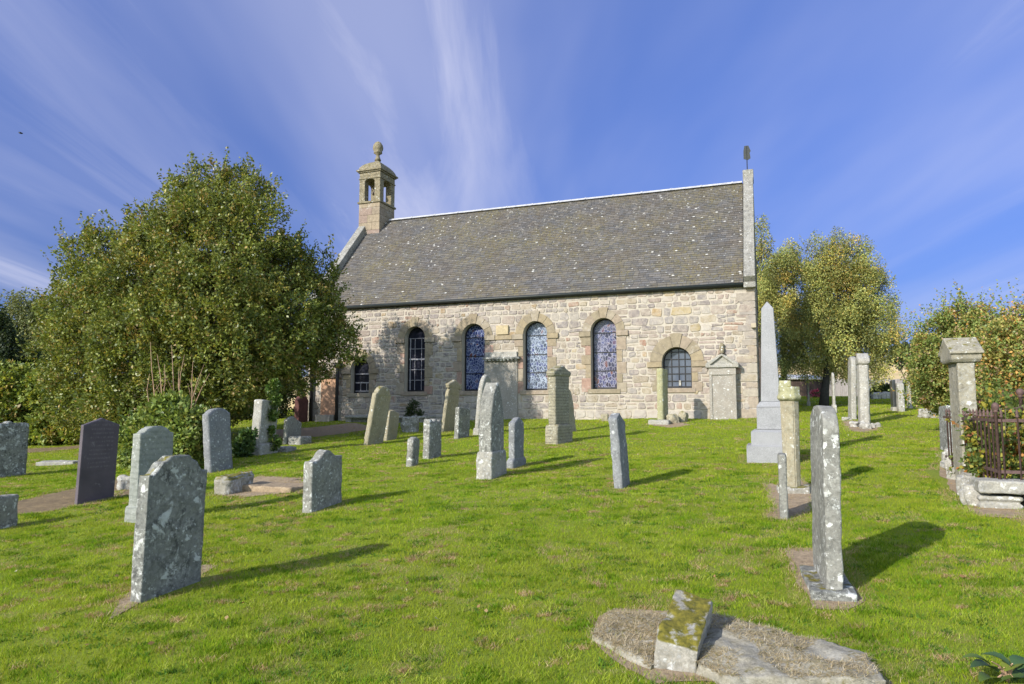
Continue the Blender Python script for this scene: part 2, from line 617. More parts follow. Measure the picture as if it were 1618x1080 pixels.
def top_outline(kind, w, h, rise=None, z0=0.0):
    """closed outline (x, z)"""
    R = {'flat': .03, 'round': .5, 'segment': .16, 'gothic': .95, 'peak': .2, 'ogee': .22, 'wave': .12, 'scallop': .10,
         'shoulder': .3, 'skew': .25, 'bump': .05}[kind] * w if rise is None else rise
    pts = []
    N = 32
    for i in range(N + 1):
        u = -1 + 2 * i / N
        a = abs(u)
        if kind == 'flat':
            d = .5 + .5 * u
        elif kind in ('round', 'segment'):
            d = 1 - math.sqrt(max(0, 1 - u * u))
        elif kind == 'peak':
            d = a
        elif kind == 'gothic':
            d = 1 - math.sqrt(max(0, 1 - ((a + 1) / 2) ** 2)) / .866
        elif kind == 'ogee':
            if a < .34:
                d = .04 * (a / .34) ** 2
            elif a < .80:
                s = (a - .34) / .46
                d = .04 + .76 * (s + .10 * math.sin(s * 2 * math.pi * 1.5))
            else:
                d = .96
        elif kind == 'wave':
            d = .5 - .5 * math.cos(min(1, a / .75) * math.pi) if u < 0 else .65 * (.5 - .5 * math.cos(min(1, a / .6) * math.pi))
        elif kind == 'scallop':
            d = .5 - .5 * math.cos(u * math.pi * 2.6) + .25 * (u > .3)
        elif kind == 'shoulder':
            d = 1 - math.sqrt(max(0, 1 - (a / .8) ** 2)) if a < .78 else .95
        elif kind == 'skew':
            d = (-u - .2) / .8 * .45 if u < -.2 else (u + .2) / 1.2
        elif kind == 'bump':
            d = 0 if a < .12 else 1
        pts.append((u * w / 2, h - R * d))
    return [(-w / 2, z0), (w / 2, z0)] + pts[::-1]


def gravestone(label, N, F, L, T, kind='flat', mat='grey', lean=0, rot=0, plinth=None, cap=None, w=None, th=None, back=0,
               rise=None, frame=False, amp=None, name='gravestone', cat='gravestone', far=False, group=GROUP, info=True, taper=1.0, vox=None, pmat=None):
    P = ground(*N)
    g = Matrix.Rotation(math.radians(rot), 3, 'Z') @ G
    e = Vector((g.y, -g.x, 0))
    wid = along(P, g, F) if w is None else w
    sgn = -1 if N[0] < 1210 else 1
    thk = along(P, e, L) if th is None else th * sgn
    c = P + g * (wid / 2) + e * (thk / 2)
    wid, tk = abs(wid), abs(thk)
    zb = tz(c.x, c.y)
    h = z_for(T, c.x, c.y) - zb
    dist = c.length
    v = vox or min(.05, max(.011, dist * .0021))
    v = min(v, tk / 5)
    a = (.004 + .0006 * dist if dist < 10 else .010) if amp is None else amp
    a = min(a, tk * .08)
    seed = N[0] * .013
    ang = math.atan2(g.y, g.x)
    mtx = Matrix.Translation((c.x, c.y, zb)) @ Matrix.Rotation(math.radians(lean), 4, 'Y') @ Matrix.Rotation(ang, 4, 'Z') @ Matrix.Rotation(math.radians(back), 4, 'X')
    if info:
        print('STONE %-60s w %.2f t %.2f h %.2f dist %.1f' % (label[:60], wid, tk, h, dist))
    FOOT.append((c.x, c.y, ang, wid / 2, tk / 2, .03 + .03 * min(1, dist / 8)))

    def piece(bm, nm, parent, m):
        return objm(nm, worn(bm, v, a, 6.0, seed), M[m], parent)

    bw, bt, ph = wid, tk, 0.0
    if plinth:
        bw, bt, ph = wid * plinth[0], tk * plinth[1], h * plinth[2]
    ch = cap[0] * h if cap else 0.0
    bm = bmesh.new()
    out = top_outline(kind, bw, h - ch, rise if rise is None else rise * bw, -.1 if not plinth else ph - .03)
    if taper != 1.0:
        out = [(x * (1 + (taper - 1) * max(0, z) / h), z) for x, z in out]
    if frame:
        prism(bm, out, -bt * .5, bt * .36)
        prism(bm, out, -bt * .36, bt * .36)
        bm.free()
        bm = bmesh.new()
        prism(bm, out, -bt * .40, bt * .40)
        k = .1 * bw
        zt = max(z for x, z in out)
        zs = min(z for x, z in out[2:])
        for s in (1,):
            y0, y1 = (-bt * .5, -bt * .38)
            prism(bm, [(-bw / 2, ph - .02), (-bw / 2 + k, ph - .02), (-bw / 2 + k, zs), (-bw / 2, zs)], y0, y1)
            prism(bm, [(bw / 2 - k, ph - .02), (bw / 2, ph - .02), (bw / 2, zs), (bw / 2 - k, zs)], y0, y1)
            prism(bm, [(-bw / 2, zs - .04)] + [(bw / 2, zs - .04)] + out[2:], y0, y1)
    else:
        prism(bm, out, -bt / 2, bt / 2)
    if not plinth and not cap:
        o = piece(bm, name, None, mat)
        o.matrix_world = mtx
        return tag(o, label, cat, group)
    root = empty(name, (0, 0, 0))
    root.matrix_world = mtx
    tag(root, label, cat, group)
    piece(bm, 'slab', root, mat)
    if plinth:
        bm = bmesh.new()
        prism(bm, [(-wid / 2, -.1), (wid / 2, -.1), (wid / 2, ph * .72), (bw / 2 + .01, ph), (-bw / 2 - .01, ph), (-wid / 2, ph * .72)], -tk / 2, tk / 2)
        piece(bm, 'plinth', root, pmat or mat)
    if cap:
        ov = cap[1]
        cw, ct = bw / 2 * ov * taper, bt / 2 * ov
        z0, z1 = h - ch - .005, h
        zm = z0 + (z1 - z0) * cap[2]
        bm = bmesh.new()
        prism(bm, [(-cw * .9, z0), (cw * .9, z0), (cw, z0 + .03), (cw, zm), (0, z1), (-cw, zm), (-cw, z0 + .03)], -ct, ct)
        prism(bm, [(-cw * .93, z0 - .05), (cw * .93, z0 - .05), (cw * .93, z0 + .02), (-cw * .93, z0 + .02)], -ct * .93, ct * .93)
        piece(bm, 'cap', root, mat)
    return root


S = gravestone
S('broad grey lichened gravestone at the left edge of the lawn by the hedge', (-22, 757), 43, -32, 665, 'bump', 'grey_dark')
S('low grey gravestone cut off by the left edge beside the brown path', (-30, 842), 28, -44, 782, 'flat', 'grey')
S('dark purple slate gravestone with a peaked top beside the path', (122, 798), 180, 117, 660, 'peak', 'slate', lean=1.5, amp=.001, rise=.17)
S('pale grey shouldered gravestone on a plinth, half hidden by the big lichened one', (217, 826), 275, 200, 673, 'ogee', 'paletext', plinth=(.93, .62, .16), rise=.16, th=.22)
S('large speckled lichened gravestone with stepped ogee top in the left foreground', (222, 953), 317, 211, 719, 'ogee', 'grey_dark', lean=1.2, rise=.24, th=.11)
S('blue grey round topped gravestone leaning left beside the leafy shrub', (333, 747), 369, 322, 644, 'shoulder', 'bluegrey', lean=-5, rise=.18)
S('tall flat topped gravestone draped in ivy in front of the holly tree', (411, 719), 440, 388, 631, 'flat', 'pale', lean=3, plinth=(.93, .62, .2))
S('small pale gravestone with pointed top on stepped base under the holly', (452, 702), 477, 444, 657, 'skew', 'grey', lean=1, w=.62, th=.12, rise=.3)
S('short square lichened gravestone with a wavy top on the open lawn', (492, 810), 540, 477, 710, 'wave', 'grey', rise=.2)
S('tan gravestone with a framed panel and rounded head leaning right', (581, 703), 606, 572.5, 608, 'shoulder', 'tan', lean=9, frame=True, rise=.28, th=.16)
S('small brown grey gravestone standing behind the tan leaning one', (611, 696), 627, 605, 647, 'skew', 'tan', lean=6, rise=.16)
S('smallest low gravestone with a slanted top on the mid lawn', (651, 737), 662, 640, 689, 'peak', 'grey', lean=3, rise=.2)
S('squat gravestone with a scalloped broken top on the mid lawn', (678, 725), 697.5, 667, 661, 'scallop', 'grey', lean=1, rise=.10)
S('moulded grey gravestone leaning right against the shaded church wall', (701, 682), 719, 697, 599, 'round', 'tan', lean=7, frame=True, rise=.22, cap=(.14, 1.12, .3), th=.12)
S('rough grey upright slab gravestone between the scalloped and the tall round one', (724, 693), 742, 717, 643, 'flat', 'grey', lean=2)
S('tall slender round topped pale gravestone near the cement wall panel', (757, 687), 773, 746, 591, 'round', 'pale', lean=5, rise=.8, plinth=(.95, .7, .10))
S('large pointed gothic arch gravestone on a pale plinth in the middle', (777, 757), 801, 751.5, 603, 'gothic', 'grey', plinth=(.86, .8, .27), rise=1.25, pmat='pale')
S('grey pillar gravestone with chamfered head right behind the gothic arch one', (811, 740), 832, 799, 658, 'peak', 'bluegrey', plinth=(.72, .85, .18), rise=.22)
S('tall inscribed gravestone with a gabled cap on a pale plinth at lawn centre', (880.6, 702), 906, 861, 577, 'flat', 'tantext', plinth=(.88, .6, .24), cap=(.12, 1.22, .3), rise=.0, th=.34, rot=-12)
S('plain gravestone leaning left behind the gable capped one', (893, 683), 911, 886, 612, 'round', 'tan', lean=-6, rise=.4, rot=-12)
S('narrow blue grey gravestone with a pointed top leaning left on the open lawn', (984.5, 772), 996, 970, 651, 'skew', 'bluegrey', lean=-4, rise=.30)
S('mossy narrow gravestone standing below the small arched window', (1048.5, 669), 1057, 1036, 582, 'flat', 'green', th=.20, rot=-7)
S('tall lichened gravestone seen edge on in the right foreground', (1307, 945), 1285, 1324, 640, 'segment', 'grey', lean=1.0, rise=.20, w=.80, rot=3.2, th=.108)
S('slim knee high gravestone seen edge on before the octagonal column', (1233, 820), 1226, 1246, 715, 'flat', 'grey', w=.45)
S('white slim gravestone on a flared foot before the brown shed', (1276, 641), 1268, 1281, 595, 'round', 'white', plinth=(.6, .6, .16), w=.5)
S('white pointed gravestone on a block base beside the dark trunk', (1316, 652), 1300, 1323, 588, 'peak', 'white', plinth=(.75, .55, .2), w=.55)
S('lichened slab leaning right against the gable capped one', (1345, 662), 1334, 1354, 563, 'round', 'pale', lean=2.5, w=.9, rise=.25)
S('pale gravestone with a yellow lichened gable cap on loose rubble', (1360, 670), 1350, 1376, 557.5, 'flat', 'white', cap=(.15, 1.22, .35), w=.62, rise=0, lean=1)
S('black granite gravestone far back beside two pale ones', (1411, 649), 1405, 1418, 600, 'flat', 'granite_black', w=.5, amp=0, plinth=(.9, .8, .12), pmat='pale')
S('speckled narrow gravestone far back, next to the black granite one', (1420, 650), 1414, 1431, 604, 'segment', 'pale', w=.5)
S('pale gravestone far back, rightmost of the distant group, flared at its foot', (1436, 645), 1430, 1443, 602, 'round', 'pale', plinth=(.8, .7, .1), w=.5)
S('small red sandstone gravestone in the shade of the holly by the church corner', (472, 668), 484, 464, 624, 'shoulder', 'redstone', w=.6)

# leaning stone in the shade behind the tall capped pillar
S('dark leaning slab in shade close behind the gable capped pillar', (1500, 716), 1492, 1510, 640, 'flat', 'grey_dark', w=.7, lean=1)


def block(label, px, Y, dims, rz, mat, name, cat, tilt=(0, 0), group=None, seed=0, amp=.015, lift=0, vox=.02):
    """rough boulder or broken stone resting on the ground"""
    p = ground(*px) if Y is None else Vector((at(px[0], px[1], Y).x, Y, 0))
    p.z = tz(p.x, p.y) + lift
    bm = bmesh.new()
    a, b, c = dims
    box(bm, -a / 2, a / 2, -b / 2, b / 2, -.06, c)
    bevel_all(bm, min(min(dims), .3) * .16, 2)
    o = objm(name, worn(bm, vox, amp, 5.0, seed + px[0] * .01), M[mat])
    o.matrix_world = Matrix.Translation(p) @ Matrix.Rotation(math.radians(tilt[0]), 4, 'Y') @ Matrix.Rotation(math.radians(tilt[1]), 4, 'X') @ Matrix.Rotation(math.radians(rz), 4, 'Z')
    FOOT.append((p.x, p.y, math.radians(rz), a / 2, b / 2, .03))
    return tag(o, label, cat, group)


GA = math.degrees(math.atan2(G.y, G.x))
EA = math.degrees(math.atan2(E.y, E.x))

# broken pieces beside the mossy stone, at the wall foot
block('flat irregular grey foot slab under the tall edge on gravestone in the right foreground', (1300, 908), None, (1.22, .30, .018), GA + 3.2, 'grey_dark', 'foot_slab', 'stone slab', seed=21, amp=.012, vox=.011)
block('flat pale base slab under the mossy narrow gravestone', (1042, 670), None, (.62, .42, .13), EA, 'pale', 'base_slab', 'stone slab')
block('broken ochre stone lump by the wall right of the mossy gravestone', (1063, 668), None, (.34, .3, .26), 20, 'tan', 'broken_stone', 'broken stone', seed=2, amp=.05)
block('broken angular stone with a dark side at the wall foot', (1077, 666), None, (.3, .26, .32), 50, 'tan', 'broken_stone', 'broken stone', (20, 0), seed=5, amp=.04)
block('small brown stone stub at the wall foot left of the mossy gravestone', (956, 665), None, (.24, .16, .24), EA, 'tan', 'stone_stub', 'broken stone', seed=1, amp=.03)
block('small square stone propped against the wall by the corner', (1176, 660), None, (.34, .12, .45), EA, 'tan', 'propped_stone', 'broken stone', (-6, 0), seed=4, amp=.015)
block('stepped base stone right of the small pointed gravestone', (474, 701), None, (.42, .5, .2), EA, 'grey', 'base_block', 'stone block', seed=4)
block('low flat kerb slab in front of the small pointed gravestone', (437, 712), None, (.8, .5, .1), EA + 10, 'grey', 'kerb_slab', 'stone slab', seed=6)
block('flat pale slab sunk in the grass left of the slate gravestone', (95, 733), None, (.8, .45, .07), 5, 'white', 'sunken_slab', 'stone slab', seed=8)
block('mossy low block tilted at the end of a flat grave, left lawn', (370, 776), None, (.30, .62, .26), EA + 2, 'mossy', 'mossy_block', 'stone block', (0, 4), seed=9, amp=.03)
block('thin dead grass covered ledger slab beside the mossy block', (436, 771), None, (1.05, .62, .06), EA, 'soil', 'ledger_slab', 'stone slab', seed=10)
block('pale rough footing stone beside the slate gravestone', (203, 772), None, (.32, .24, .2), 30, 'white', 'footing_stone', 'stone block', seed=3, amp=.04)
block('broken upright stone lump before the table tomb', (648, 682), None, (.5, .25, .45), EA, 'grey', 'broken_stone', 'broken stone', seed=12, amp=.06)
for i, (px, py, s, lab) in enumerate([(1338, 664, .22, 'leftmost small rubble stone at the leaning pair'), (1352, 674, .3, 'low rubble stone in front of the leaning slab'),
                                 (1368, 677, .34, 'largest rubble stone at the foot of the gable capped gravestone'), (1380, 675, .26, 'rightmost rubble stone below the gable capped gravestone')]):
    block(lab, (px, py), None, (s * 1.1, s * .7, s * .4), i * 37, 'white', 'rubble_stone', 'rubble stone', seed=i, amp=.07, group='rubble stones round the leaning pair')
for i, (px, py, s, lab) in enumerate([(1470, 659, .42, 'leftmost white rubble stone by the autumn bush'), (1482, 656, .5, 'taller white rubble stone by the autumn bush'), (1492, 660, .4, 'white rubble stone nearest the dark leaning slab')]):
    block(lab, (px, py), None, (s * 1.3, s, s * .6), i * 51, 'white', 'rubble_stone', 'rubble stone', seed=i + 3, amp=.05, group='white rubble by the autumn bush')
for i in range(9):
    px = 1382 + i * 6.0 + (40 if i > 6 else 0)
    block('pale boulder in the row edging the lawn before the far fence', (px, 630 - .2 * i), None, (.30 + .05 * (i % 3), .26, .30 + .04 * (i % 2)), i * 40, 'white', 'edging_boulder', 'boulder', seed=i, amp=.03,
          group='pale boulders edging the far lawn', vox=.04)

# ---- front right fallen grave
def poly_slab(name, pxs, z0, z1, mat, label, cat, amp=.012, vox=.016, seed=0, ridge=0.0):
    pts = [ground(*p) for p in pxs]
    c = sum(pts, Vector()) / len(pts)
    bm = bmesh.new()
    n = len(pts)
    a = [bm.verts.new((p.x - c.x, p.y - c.y, p.z - c.z + z0)) for p in pts]
    b = [bm.verts.new((p.x - c.x, p.y - c.y, p.z - c.z + z1)) for p in pts]
    bm.faces.new(a[::-1])
    if ridge:
        t = bm.verts.new((0, 0, z1 + ridge))
        for i in range(n):
            bm.faces.new((b[i], b[(i + 1) % n], t))
    else:
        bm.faces.new(b)
    for i in range(n):
        bm.faces.new((a[i], a[(i + 1) % n], b[(i + 1) % n], b[i]))
    o = objm(name, worn(bm, vox, amp, 6, seed), M[mat])
    o.location = c
    tag(o, label, cat)
    d = (pts[1] - pts[0])
    FOOTPOLY.append([(p.x, p.y) for p in pts])
    return o


FOOTPOLY = []


def straw_mat():
    t = NT('dead_grass_on_stone', .95)
    geo = t.n('ShaderNodeNewGeometry')
    f = t.noise(55, 5, .75)
    col = t.ramp(t.noise(9, 6, .7), (.3, (.20, .18, .13)), (.55, (.29, .27, .22)), (.75, (.34, .33, .30)))
    col = t.mix(.7, col, t.ramp(f, (.3, .5), (.65, 1.25)), 'MULTIPLY')
    col = t.mix(t.step(t.noise(6, 6, .7, dist=.5), .56, .64), col, (.115, .095, .02))
    col = t.mix(t.math('MULTIPLY', t.step(t.noise(4, 7, .7), .58, .66), .7), col, (.42, .41, .38))
    return t.done(col, t.bump(f, .6, .02))


M['straw'] = straw_mat()


def fuzz(o, n, ln, seed, keep=.55):
    """mat of dead grass lying on a slab's top"""
    rng = np.random.default_rng(seed)
    me = o.data
    nv = len(me.vertices)
    co = np.empty(nv * 3); me.vertices.foreach_get('co', co); co = co.reshape(-1, 3)
    no = np.empty(nv * 3); me.vertices.foreach_get('normal', no); no = no.reshape(-1, 3)
    top = np.where(no[:, 2] > .6)[0]
    i = rng.choice(top, n)
    p = co[i] + rng.normal(size=(n, 3)) * np.array([.008, .008, .002])
    nz = np.array([noise.noise(Vector(q) * 3.5 + Vector((seed, 0, 0))) for q in p])
    p = p[nz > (-.5 + keep * .6)]
    n = len(p)
    a = rng.uniform(0, 2 * math.pi, n)
    L = ln * rng.uniform(.5, 1.3, n)
    d = np.stack([np.cos(a), np.sin(a), rng.uniform(.0, .5, n)], -1) * L[:, None]
    s = np.stack([-np.sin(a), np.cos(a), np.zeros(n)], -1) * .0022
    v = np.stack([p - s, p + s, p + d], 1)
    c = palette(n, [(.52, .43, .29), (.44, .36, .22), (.58, .51, .38), (.34, .28, .18), (.26, .26, .08)], [3, 3, 2, 2, .5], rng, .2)
    ob = objm('dead_grass', np_mesh('dead_grass', v, 3, c), M['blade'], o)
    ob['kind'] = 'stuff'


sl = poly_slab('ledger_slab', [(934, 1012), (1030, 1062), (1044, 1010), (1062, 975), (962, 972)], -.08, .03, 'straw', 'dead grass covered slab behind the fallen mossy headstone, left side', 'stone slab', .02)
fuzz(sl, 5500, .04, 3, .3)
sl = poly_slab('coffin_slab', [(1100, 1066), (1150, 1092), (1404, 1098), (1372, 1052), (1240, 1018), (1128, 986), (1108, 1004)], -.1, .07, 'straw',
          'long coped grave slab with pale edges and dead grass, bottom right', 'stone slab', .022, ridge=.03)
fuzz(sl, 8000, .04, 5, .5)
# fallen block
P0 = ground(1034, 1056)
bm = bmesh.new()
prism(bm, [(-.28, -.14), (.29, -.14), (.29, .21), (.22, .25), (-.19, .155), (-.28, .115)], -.115, .115)
o = objm('fallen_headstone', worn(bm, .011, .016, 7, 3.3), M['mossy'])
cc = P0 + G * .27 + E * .125
o.matrix_world = Matrix.Translation((cc.x, cc.y, tz(cc.x, cc.y) + .02)) @ Matrix.Rotation(math.radians(9), 4, 'Y') @ Matrix.Rotation(math.radians(GA - 2), 4, 'Z') @ Matrix.Rotation(math.radians(-6), 4, 'Y')
tag(o, 'short mossy headstone block tilted beside the long grave slab in the foreground', 'gravestone', GROUP)
FOOT.append((cc.x, cc.y, math.radians(GA), .28, .14, .05))

# ---- obelisk
def obelisk():
    P = ground(1221, 731)
    d = P.y
    m = d / FPX
    w0 = 74 * m
    c = P + G * (w0 / 2)
    zb = tz(c.x, c.y)
    root = empty('obelisk', (c.x, c.y, zb), math.atan2(E.y, E.x))
    tag(root, 'tall pale grey granite obelisk on a stepped base at the church corner', 'obelisk')
    zz = lambda py: z_for(py, c.x, c.y - w0 * .4) - zb
    def st(nm, half0, half1, z0, z1, bev=.012):
        bm = bmesh.new()
        v = box(bm, -half0, half0, -half0, half0, z0, z1)
        for q in v[4:]:
            q.co.x *= half1 / half0; q.co.y *= half1 / half0
        bevel_all(bm, bev, 1)
        return obj(nm, bm, M['granite'], root)
    k = m * 1.03
    a1, a2, a3, a4, a5 = zz(704), zz(679), zz(643), zz(634), zz(484)
    st('base_step', 37 * k, 37 * k, -.15, a1)
    bm = bmesh.new()
    box(bm, -30 * k, 30 * k, -30 * k, 30 * k, a1, a2 - .04)
    v = box(bm, -30 * k, 30 * k, -30 * k, 30 * k, a2 - .04, a2)
    for q in v[4:]:
        q.co.x *= .8; q.co.y *= .8
    obj('base_step', bm, M['granite'], root)
    st('die', 21 * k, 21 * k, a2, a3)
    st('cornice', 21.5 * k, 15.5 * k, a3, a4, .008)
    bm = bmesh.new()
    h0, h1 = 14.2 * k, 9 * k
    v = box(bm, -h0, h0, -h0, h0, a4, a5)
    for q in v[4:]:
        q.co.x *= h1 / h0; q.co.y *= h1 / h0
    top = bm.verts.new((0, 0, zz(471)))
    fs = [f for f in bm.faces if all(q in f.verts for q in v[4:])]
    bmesh.ops.delete(bm, geom=fs, context='FACES_ONLY')
    for i, j in ((4, 5), (5, 7), (7, 6), (6, 4)):
        bm.faces.new((v[i], v[j], top))
    bevel_all(bm, .008, 1)
    obj('shaft', bm, M['granite'], root)
    FOOT.append((c.x, c.y, math.atan2(E.y, E.x), w0 / 2, w0 / 2, .06))


obelisk()


def column_stone():
    P = ground(1253, 779)
    m = P.y / FPX
    r = 13.2 * m
    c = P + G * r
    zb = tz(c.x, c.y)
    root = empty('octagonal_column', (c.x, c.y, zb), math.atan2(E.y, E.x))
    tag(root, 'broken octagonal column gravestone with a mossy cap ring', 'column', GROUP)
    zz = lambda py: z_for(py, c.x, c.y) - zb
    zt, zr, zr0 = zz(601), zz(624), zz(632)
    bm = bmesh.new()
    lathe(bm, [(r * .98, .06), (r * 1.12, zr0)], 8, ang=math.pi / 8)
    bevel_all(bm, .012, 2)
    obj('shaft', bm, M['tan'], root)
    bm = bmesh.new()
    lathe(bm, [(r * 1.1, zr0 - .01), (r * 1.45, zr0 + .02), (r * 1.45, zr - .005), (r * 1.3, zr), (r * 1.28, zr + .11)], 8, ang=math.pi / 8)
    box(bm, -r * 1.1, r * .25, -r * 1.0, r * .9, zr, zt)
    objm('cap_ring', worn(bm, .014, .006, 8, 2), M['green'], root)
    bm = bmesh.new()
    box(bm, -r * 1.7, r * 1.9, -r * 1.6, r * 1.6, -.12, .08)
    objm('base_slab', worn(bm, .02, .02, 6, 2), M['mossy'], root)
    FOOT.append((c.x, c.y, 0, r * 1.8, r * 1.8, .08))


column_stone()


def pillar():
    P = ground(1524, 768)
    w = abs(along(P, G, 1504.5))
    t = abs(along(P, E, 1545.5))
    print('PILLAR', P, w, t)
    w, t = .50, .20
    c = P + G * (w / 2) + E * (t / 2)
    zb = tz(c.x, c.y)
    h = z_for(537, c.x, c.y) - zb
    hs = z_for(573, c.x, c.y - .1) - zb
    root = empty('stone_pier', (c.x, c.y, zb), math.atan2(E.y, E.x))
    tag(root, 'tall stone pier with a gabled cap at the corner of the railed plot', 'pier')
    bm = bmesh.new()
    box(bm, -t / 2, t / 2, -w / 2, w / 2, -.1, hs)
    objm('shaft', worn(bm, .012, .006, 5, 3), M['pier'], root)
    bm = bmesh.new()
    ox, oy = t / 2 + .075, w / 2 + .06
    zz = [hs, hs + .045, hs + .145, h]
    vs = []
    a = [(-ox * .88, -oy * .88, zz[0]), (ox * .88, -oy * .88, zz[0]), (ox * .88, oy * .88, zz[0]), (-ox * .88, oy * .88, zz[0])]
    b = [(-ox, -oy, zz[1]), (ox, -oy, zz[1]), (ox, oy, zz[1]), (-ox, oy, zz[1])]
    d = [(-ox, -oy, zz[2]), (ox, -oy, zz[2]), (ox, oy, zz[2]), (-ox, oy, zz[2])]
    A = [bm.verts.new(q) for q in a]
    B = [bm.verts.new(q) for q in b]
    Dv = [bm.verts.new(q) for q in d]
    r1, r2 = bm.verts.new((-ox, 0, zz[3])), bm.verts.new((ox, 0, zz[3]))
    bm.faces.new(A[::-1])
    for X, Y in ((A, B), (B, Dv)):
        for i in range(4):
            bm.faces.new((X[i], X[(i + 1) % 4], Y[(i + 1) % 4], Y[i]))
    bm.faces.new((Dv[0], Dv[1], r2, r1)); bm.faces.new((Dv[2], Dv[3], r1, r2))
    bm.faces.new((Dv[1], Dv[2], r2)); bm.faces.new((Dv[3], Dv[0], r1))
    ov = bm
    # thin roof slab over the gable
    for s in (-1, 1):
        q = [(-ox - .02, s * (oy + .03), zz[2] - .005), (ox + .02, s * (oy + .03), zz[2] - .005), (ox + .02, 0, zz[3] + .035), (-ox - .02, 0, zz[3] + .035)]
        lo = [bm.verts.new((x, y, z - .035)) for x, y, z in q]
        hi = [bm.verts.new(p) for p in q]
        bm.faces.new(hi); bm.faces.new(lo[::-1])
        for i in range(4):
            bm.faces.new((lo[i], lo[(i + 1) % 4], hi[(i + 1) % 4], hi[i]))
    objm('cap', worn(bm, .012, .003, 5, 5), M['pier'], root)
    FOOT.append((c.x, c.y, math.atan2(E.y, E.x), t / 2, w / 2, .05))
    return c


PIER = pillar()

# ------------------------------------------------------------------ railed plot at the right
def plot():
    Q = ground(1546, 803)
    FOOTPOLY.append([(Q.x, Q.y), (Q + E * 4).to_tuple()[:2], (Q + E * 4 + G * 3).to_tuple()[:2], (Q + G * 2.9).to_tuple()[:2]])
    zk = z_for(757, Q.x, Q.y)
    # front kerb wall, dry laid
    root = empty('kerb_wall', Q, math.atan2(E.y, E.x))
    tag(root, 'low dry stone kerb wall with a pale coping under the iron railing', 'wall')
    h = zk - Q.z
    r = random.Random(4)
    x = 0
    while x < 3.6:
        L = r.uniform(.8, 1.2)
        bm = bmesh.new()
        box(bm, x + .006, x + L - .006, -.05, .34, h * .54, h + r.uniform(-.01, .01))
        bevel_all(bm, .012, 1)
        objm('coping_stone', worn(bm, .011, .008, 9, x), M['pale'], root)
        x += L
    x = 0.0
    bm = bmesh.new()
    while x < 3.6:
        L = r.uniform(.25, .5)
        for z0, z1 in ((-.1, h * .24), (h * .25, h * .5)):
            box(bm, x + .016, x + L - .012, .0 + r.uniform(0, .05), .32, z0, z1 - .016)
            if r.random() < .3:
                break
        x += L
    bevel_all(bm, .02, 1)
    objm('wall_course', worn(bm, .011, .008, 9, 9), M['pale'], root)
    # side kerb: rubble running back to the pier
    P1 = ground(1484, 716)
    d = P1 - Q
    L = math.hypot(d.x, d.y)
    ang = math.atan2(d.y, d.x)
    k = 0
    t = .12
    labs = ['ragged edge stone of the plot kerb, nearest the front wall', 'second ragged stone back along the plot kerb', 'third ragged stone back along the plot kerb, low and pale',
            'ragged kerb stone just in front of the pier', 'tall pale kerb stone at the foot of the pier', 'ragged kerb stone beside the pier', 'kerb stone behind the foot of the pier', 'ragged kerb stone left of the pier, nearly sunk', 'farthest ragged kerb stone, half sunk in straw', 'last sunken kerb stone behind the pier','end kerb stone behind the pier']
    while t < L * .98 and k < len(labs):
        s = r.uniform(.22, .4)
        p = Q + d * ((t + s / 2) / L)
        side = Vector((d.y, -d.x, 0)).normalized()
        p = p + side * r.uniform(.0, .12)
        bm = bmesh.new()
        hh = r.uniform(.14, .3)
        box(bm, -s / 2, s / 2, -.13, .13, -.08, hh)
        bevel_all(bm, .05, 2)
        o = objm('kerb_stone', worn(bm, .016, .04, 4, t * 7), M['white' if k % 2 else 'pale'])
        o.location = (p.x, p.y, tz(p.x, p.y))
        o.rotation_euler = (r.uniform(-.2, .2), r.uniform(-.15, .15), ang + r.uniform(-.3, .3))
        tag(o, labs[k], 'kerb stone', 'rough stones edging the railed plot')
        FOOT.append((p.x, p.y, ang, s / 2, .13, .10))
        t += s + .02
        k += 1
    # railing: side run along G behind the pier, front run along E
    root = empty('iron_railing', (Q.x, Q.y, zk), math.atan2(E.y, E.x))
    tag(root, 'rusty iron railing with spiked bars round the bramble plot', 'railing')
    o0 = Vector((.26, .16))
    zt = z_for(659, Q.x, Q.y + .2) - zk
    oc = Q + E * o0.x + G * o0.y
    L2 = along(oc, G, 1497)
    print('RAIL', L2)

    def bar(x, y, z0, z1, r=.011, ball=False):
        bm = bmesh.new()
        prof = [(r, z0), (r, z1), (r * 1.9, z1 + .005), (r * 1.9, z1 + .02), (r * .9, z1 + .03), (r * 1.7, z1 + .05), (.001, z1 + .1)]
        if ball:
            prof = [(r, z0), (r, z1), (r * 2, z1 + .01)] + [(r * 2.2 * math.sin(a) + .001, z1 + .06 - .05 * math.cos(a)) for a in (.4, 1, 1.57, 2.2, 2.8, 3.1)]
        lathe(bm, prof, 8, (x, y))
        return obj('post' if ball else 'bar', bm, M['iron'], root, True)
    for i in range(20):
        bar(o0.x + .15 * i + .05, o0.y, -.03, zt)
    for i in range(1, int(L2 / .15)):
        bar(o0.x, o0.y + .15 * i, -.25, zt + .0)
    bar(o0.x, o0.y, -.05, zt + .06, .018, True)
    bar(o0.x + .62, o0.y + 1.3, -.3, z_for(627, *(oc + E * .62 + G * 1.3).to_tuple()[:2]) - zk, .022, True)
    for z in (zt - .03, .08):
        bm = bmesh.new()
        box(bm, o0.x, o0.x + 3.1, o0.y - .008, o0.y + .008, z - .02, z + .015)
        obj('rail', bm, M['iron'], root)
        bm = bmesh.new()
        box(bm, o0.x - .008, o0.x + .008, o0.y + .009, o0.y + L2, z - .02, z + .015)
        obj('rail', bm, M['iron'], root)
    return Q


PLOT = plot()

# ------------------------------------------------------------------ church
RC = at(1198, 660, 22.0)
RC.z = 0
dR = RC.y
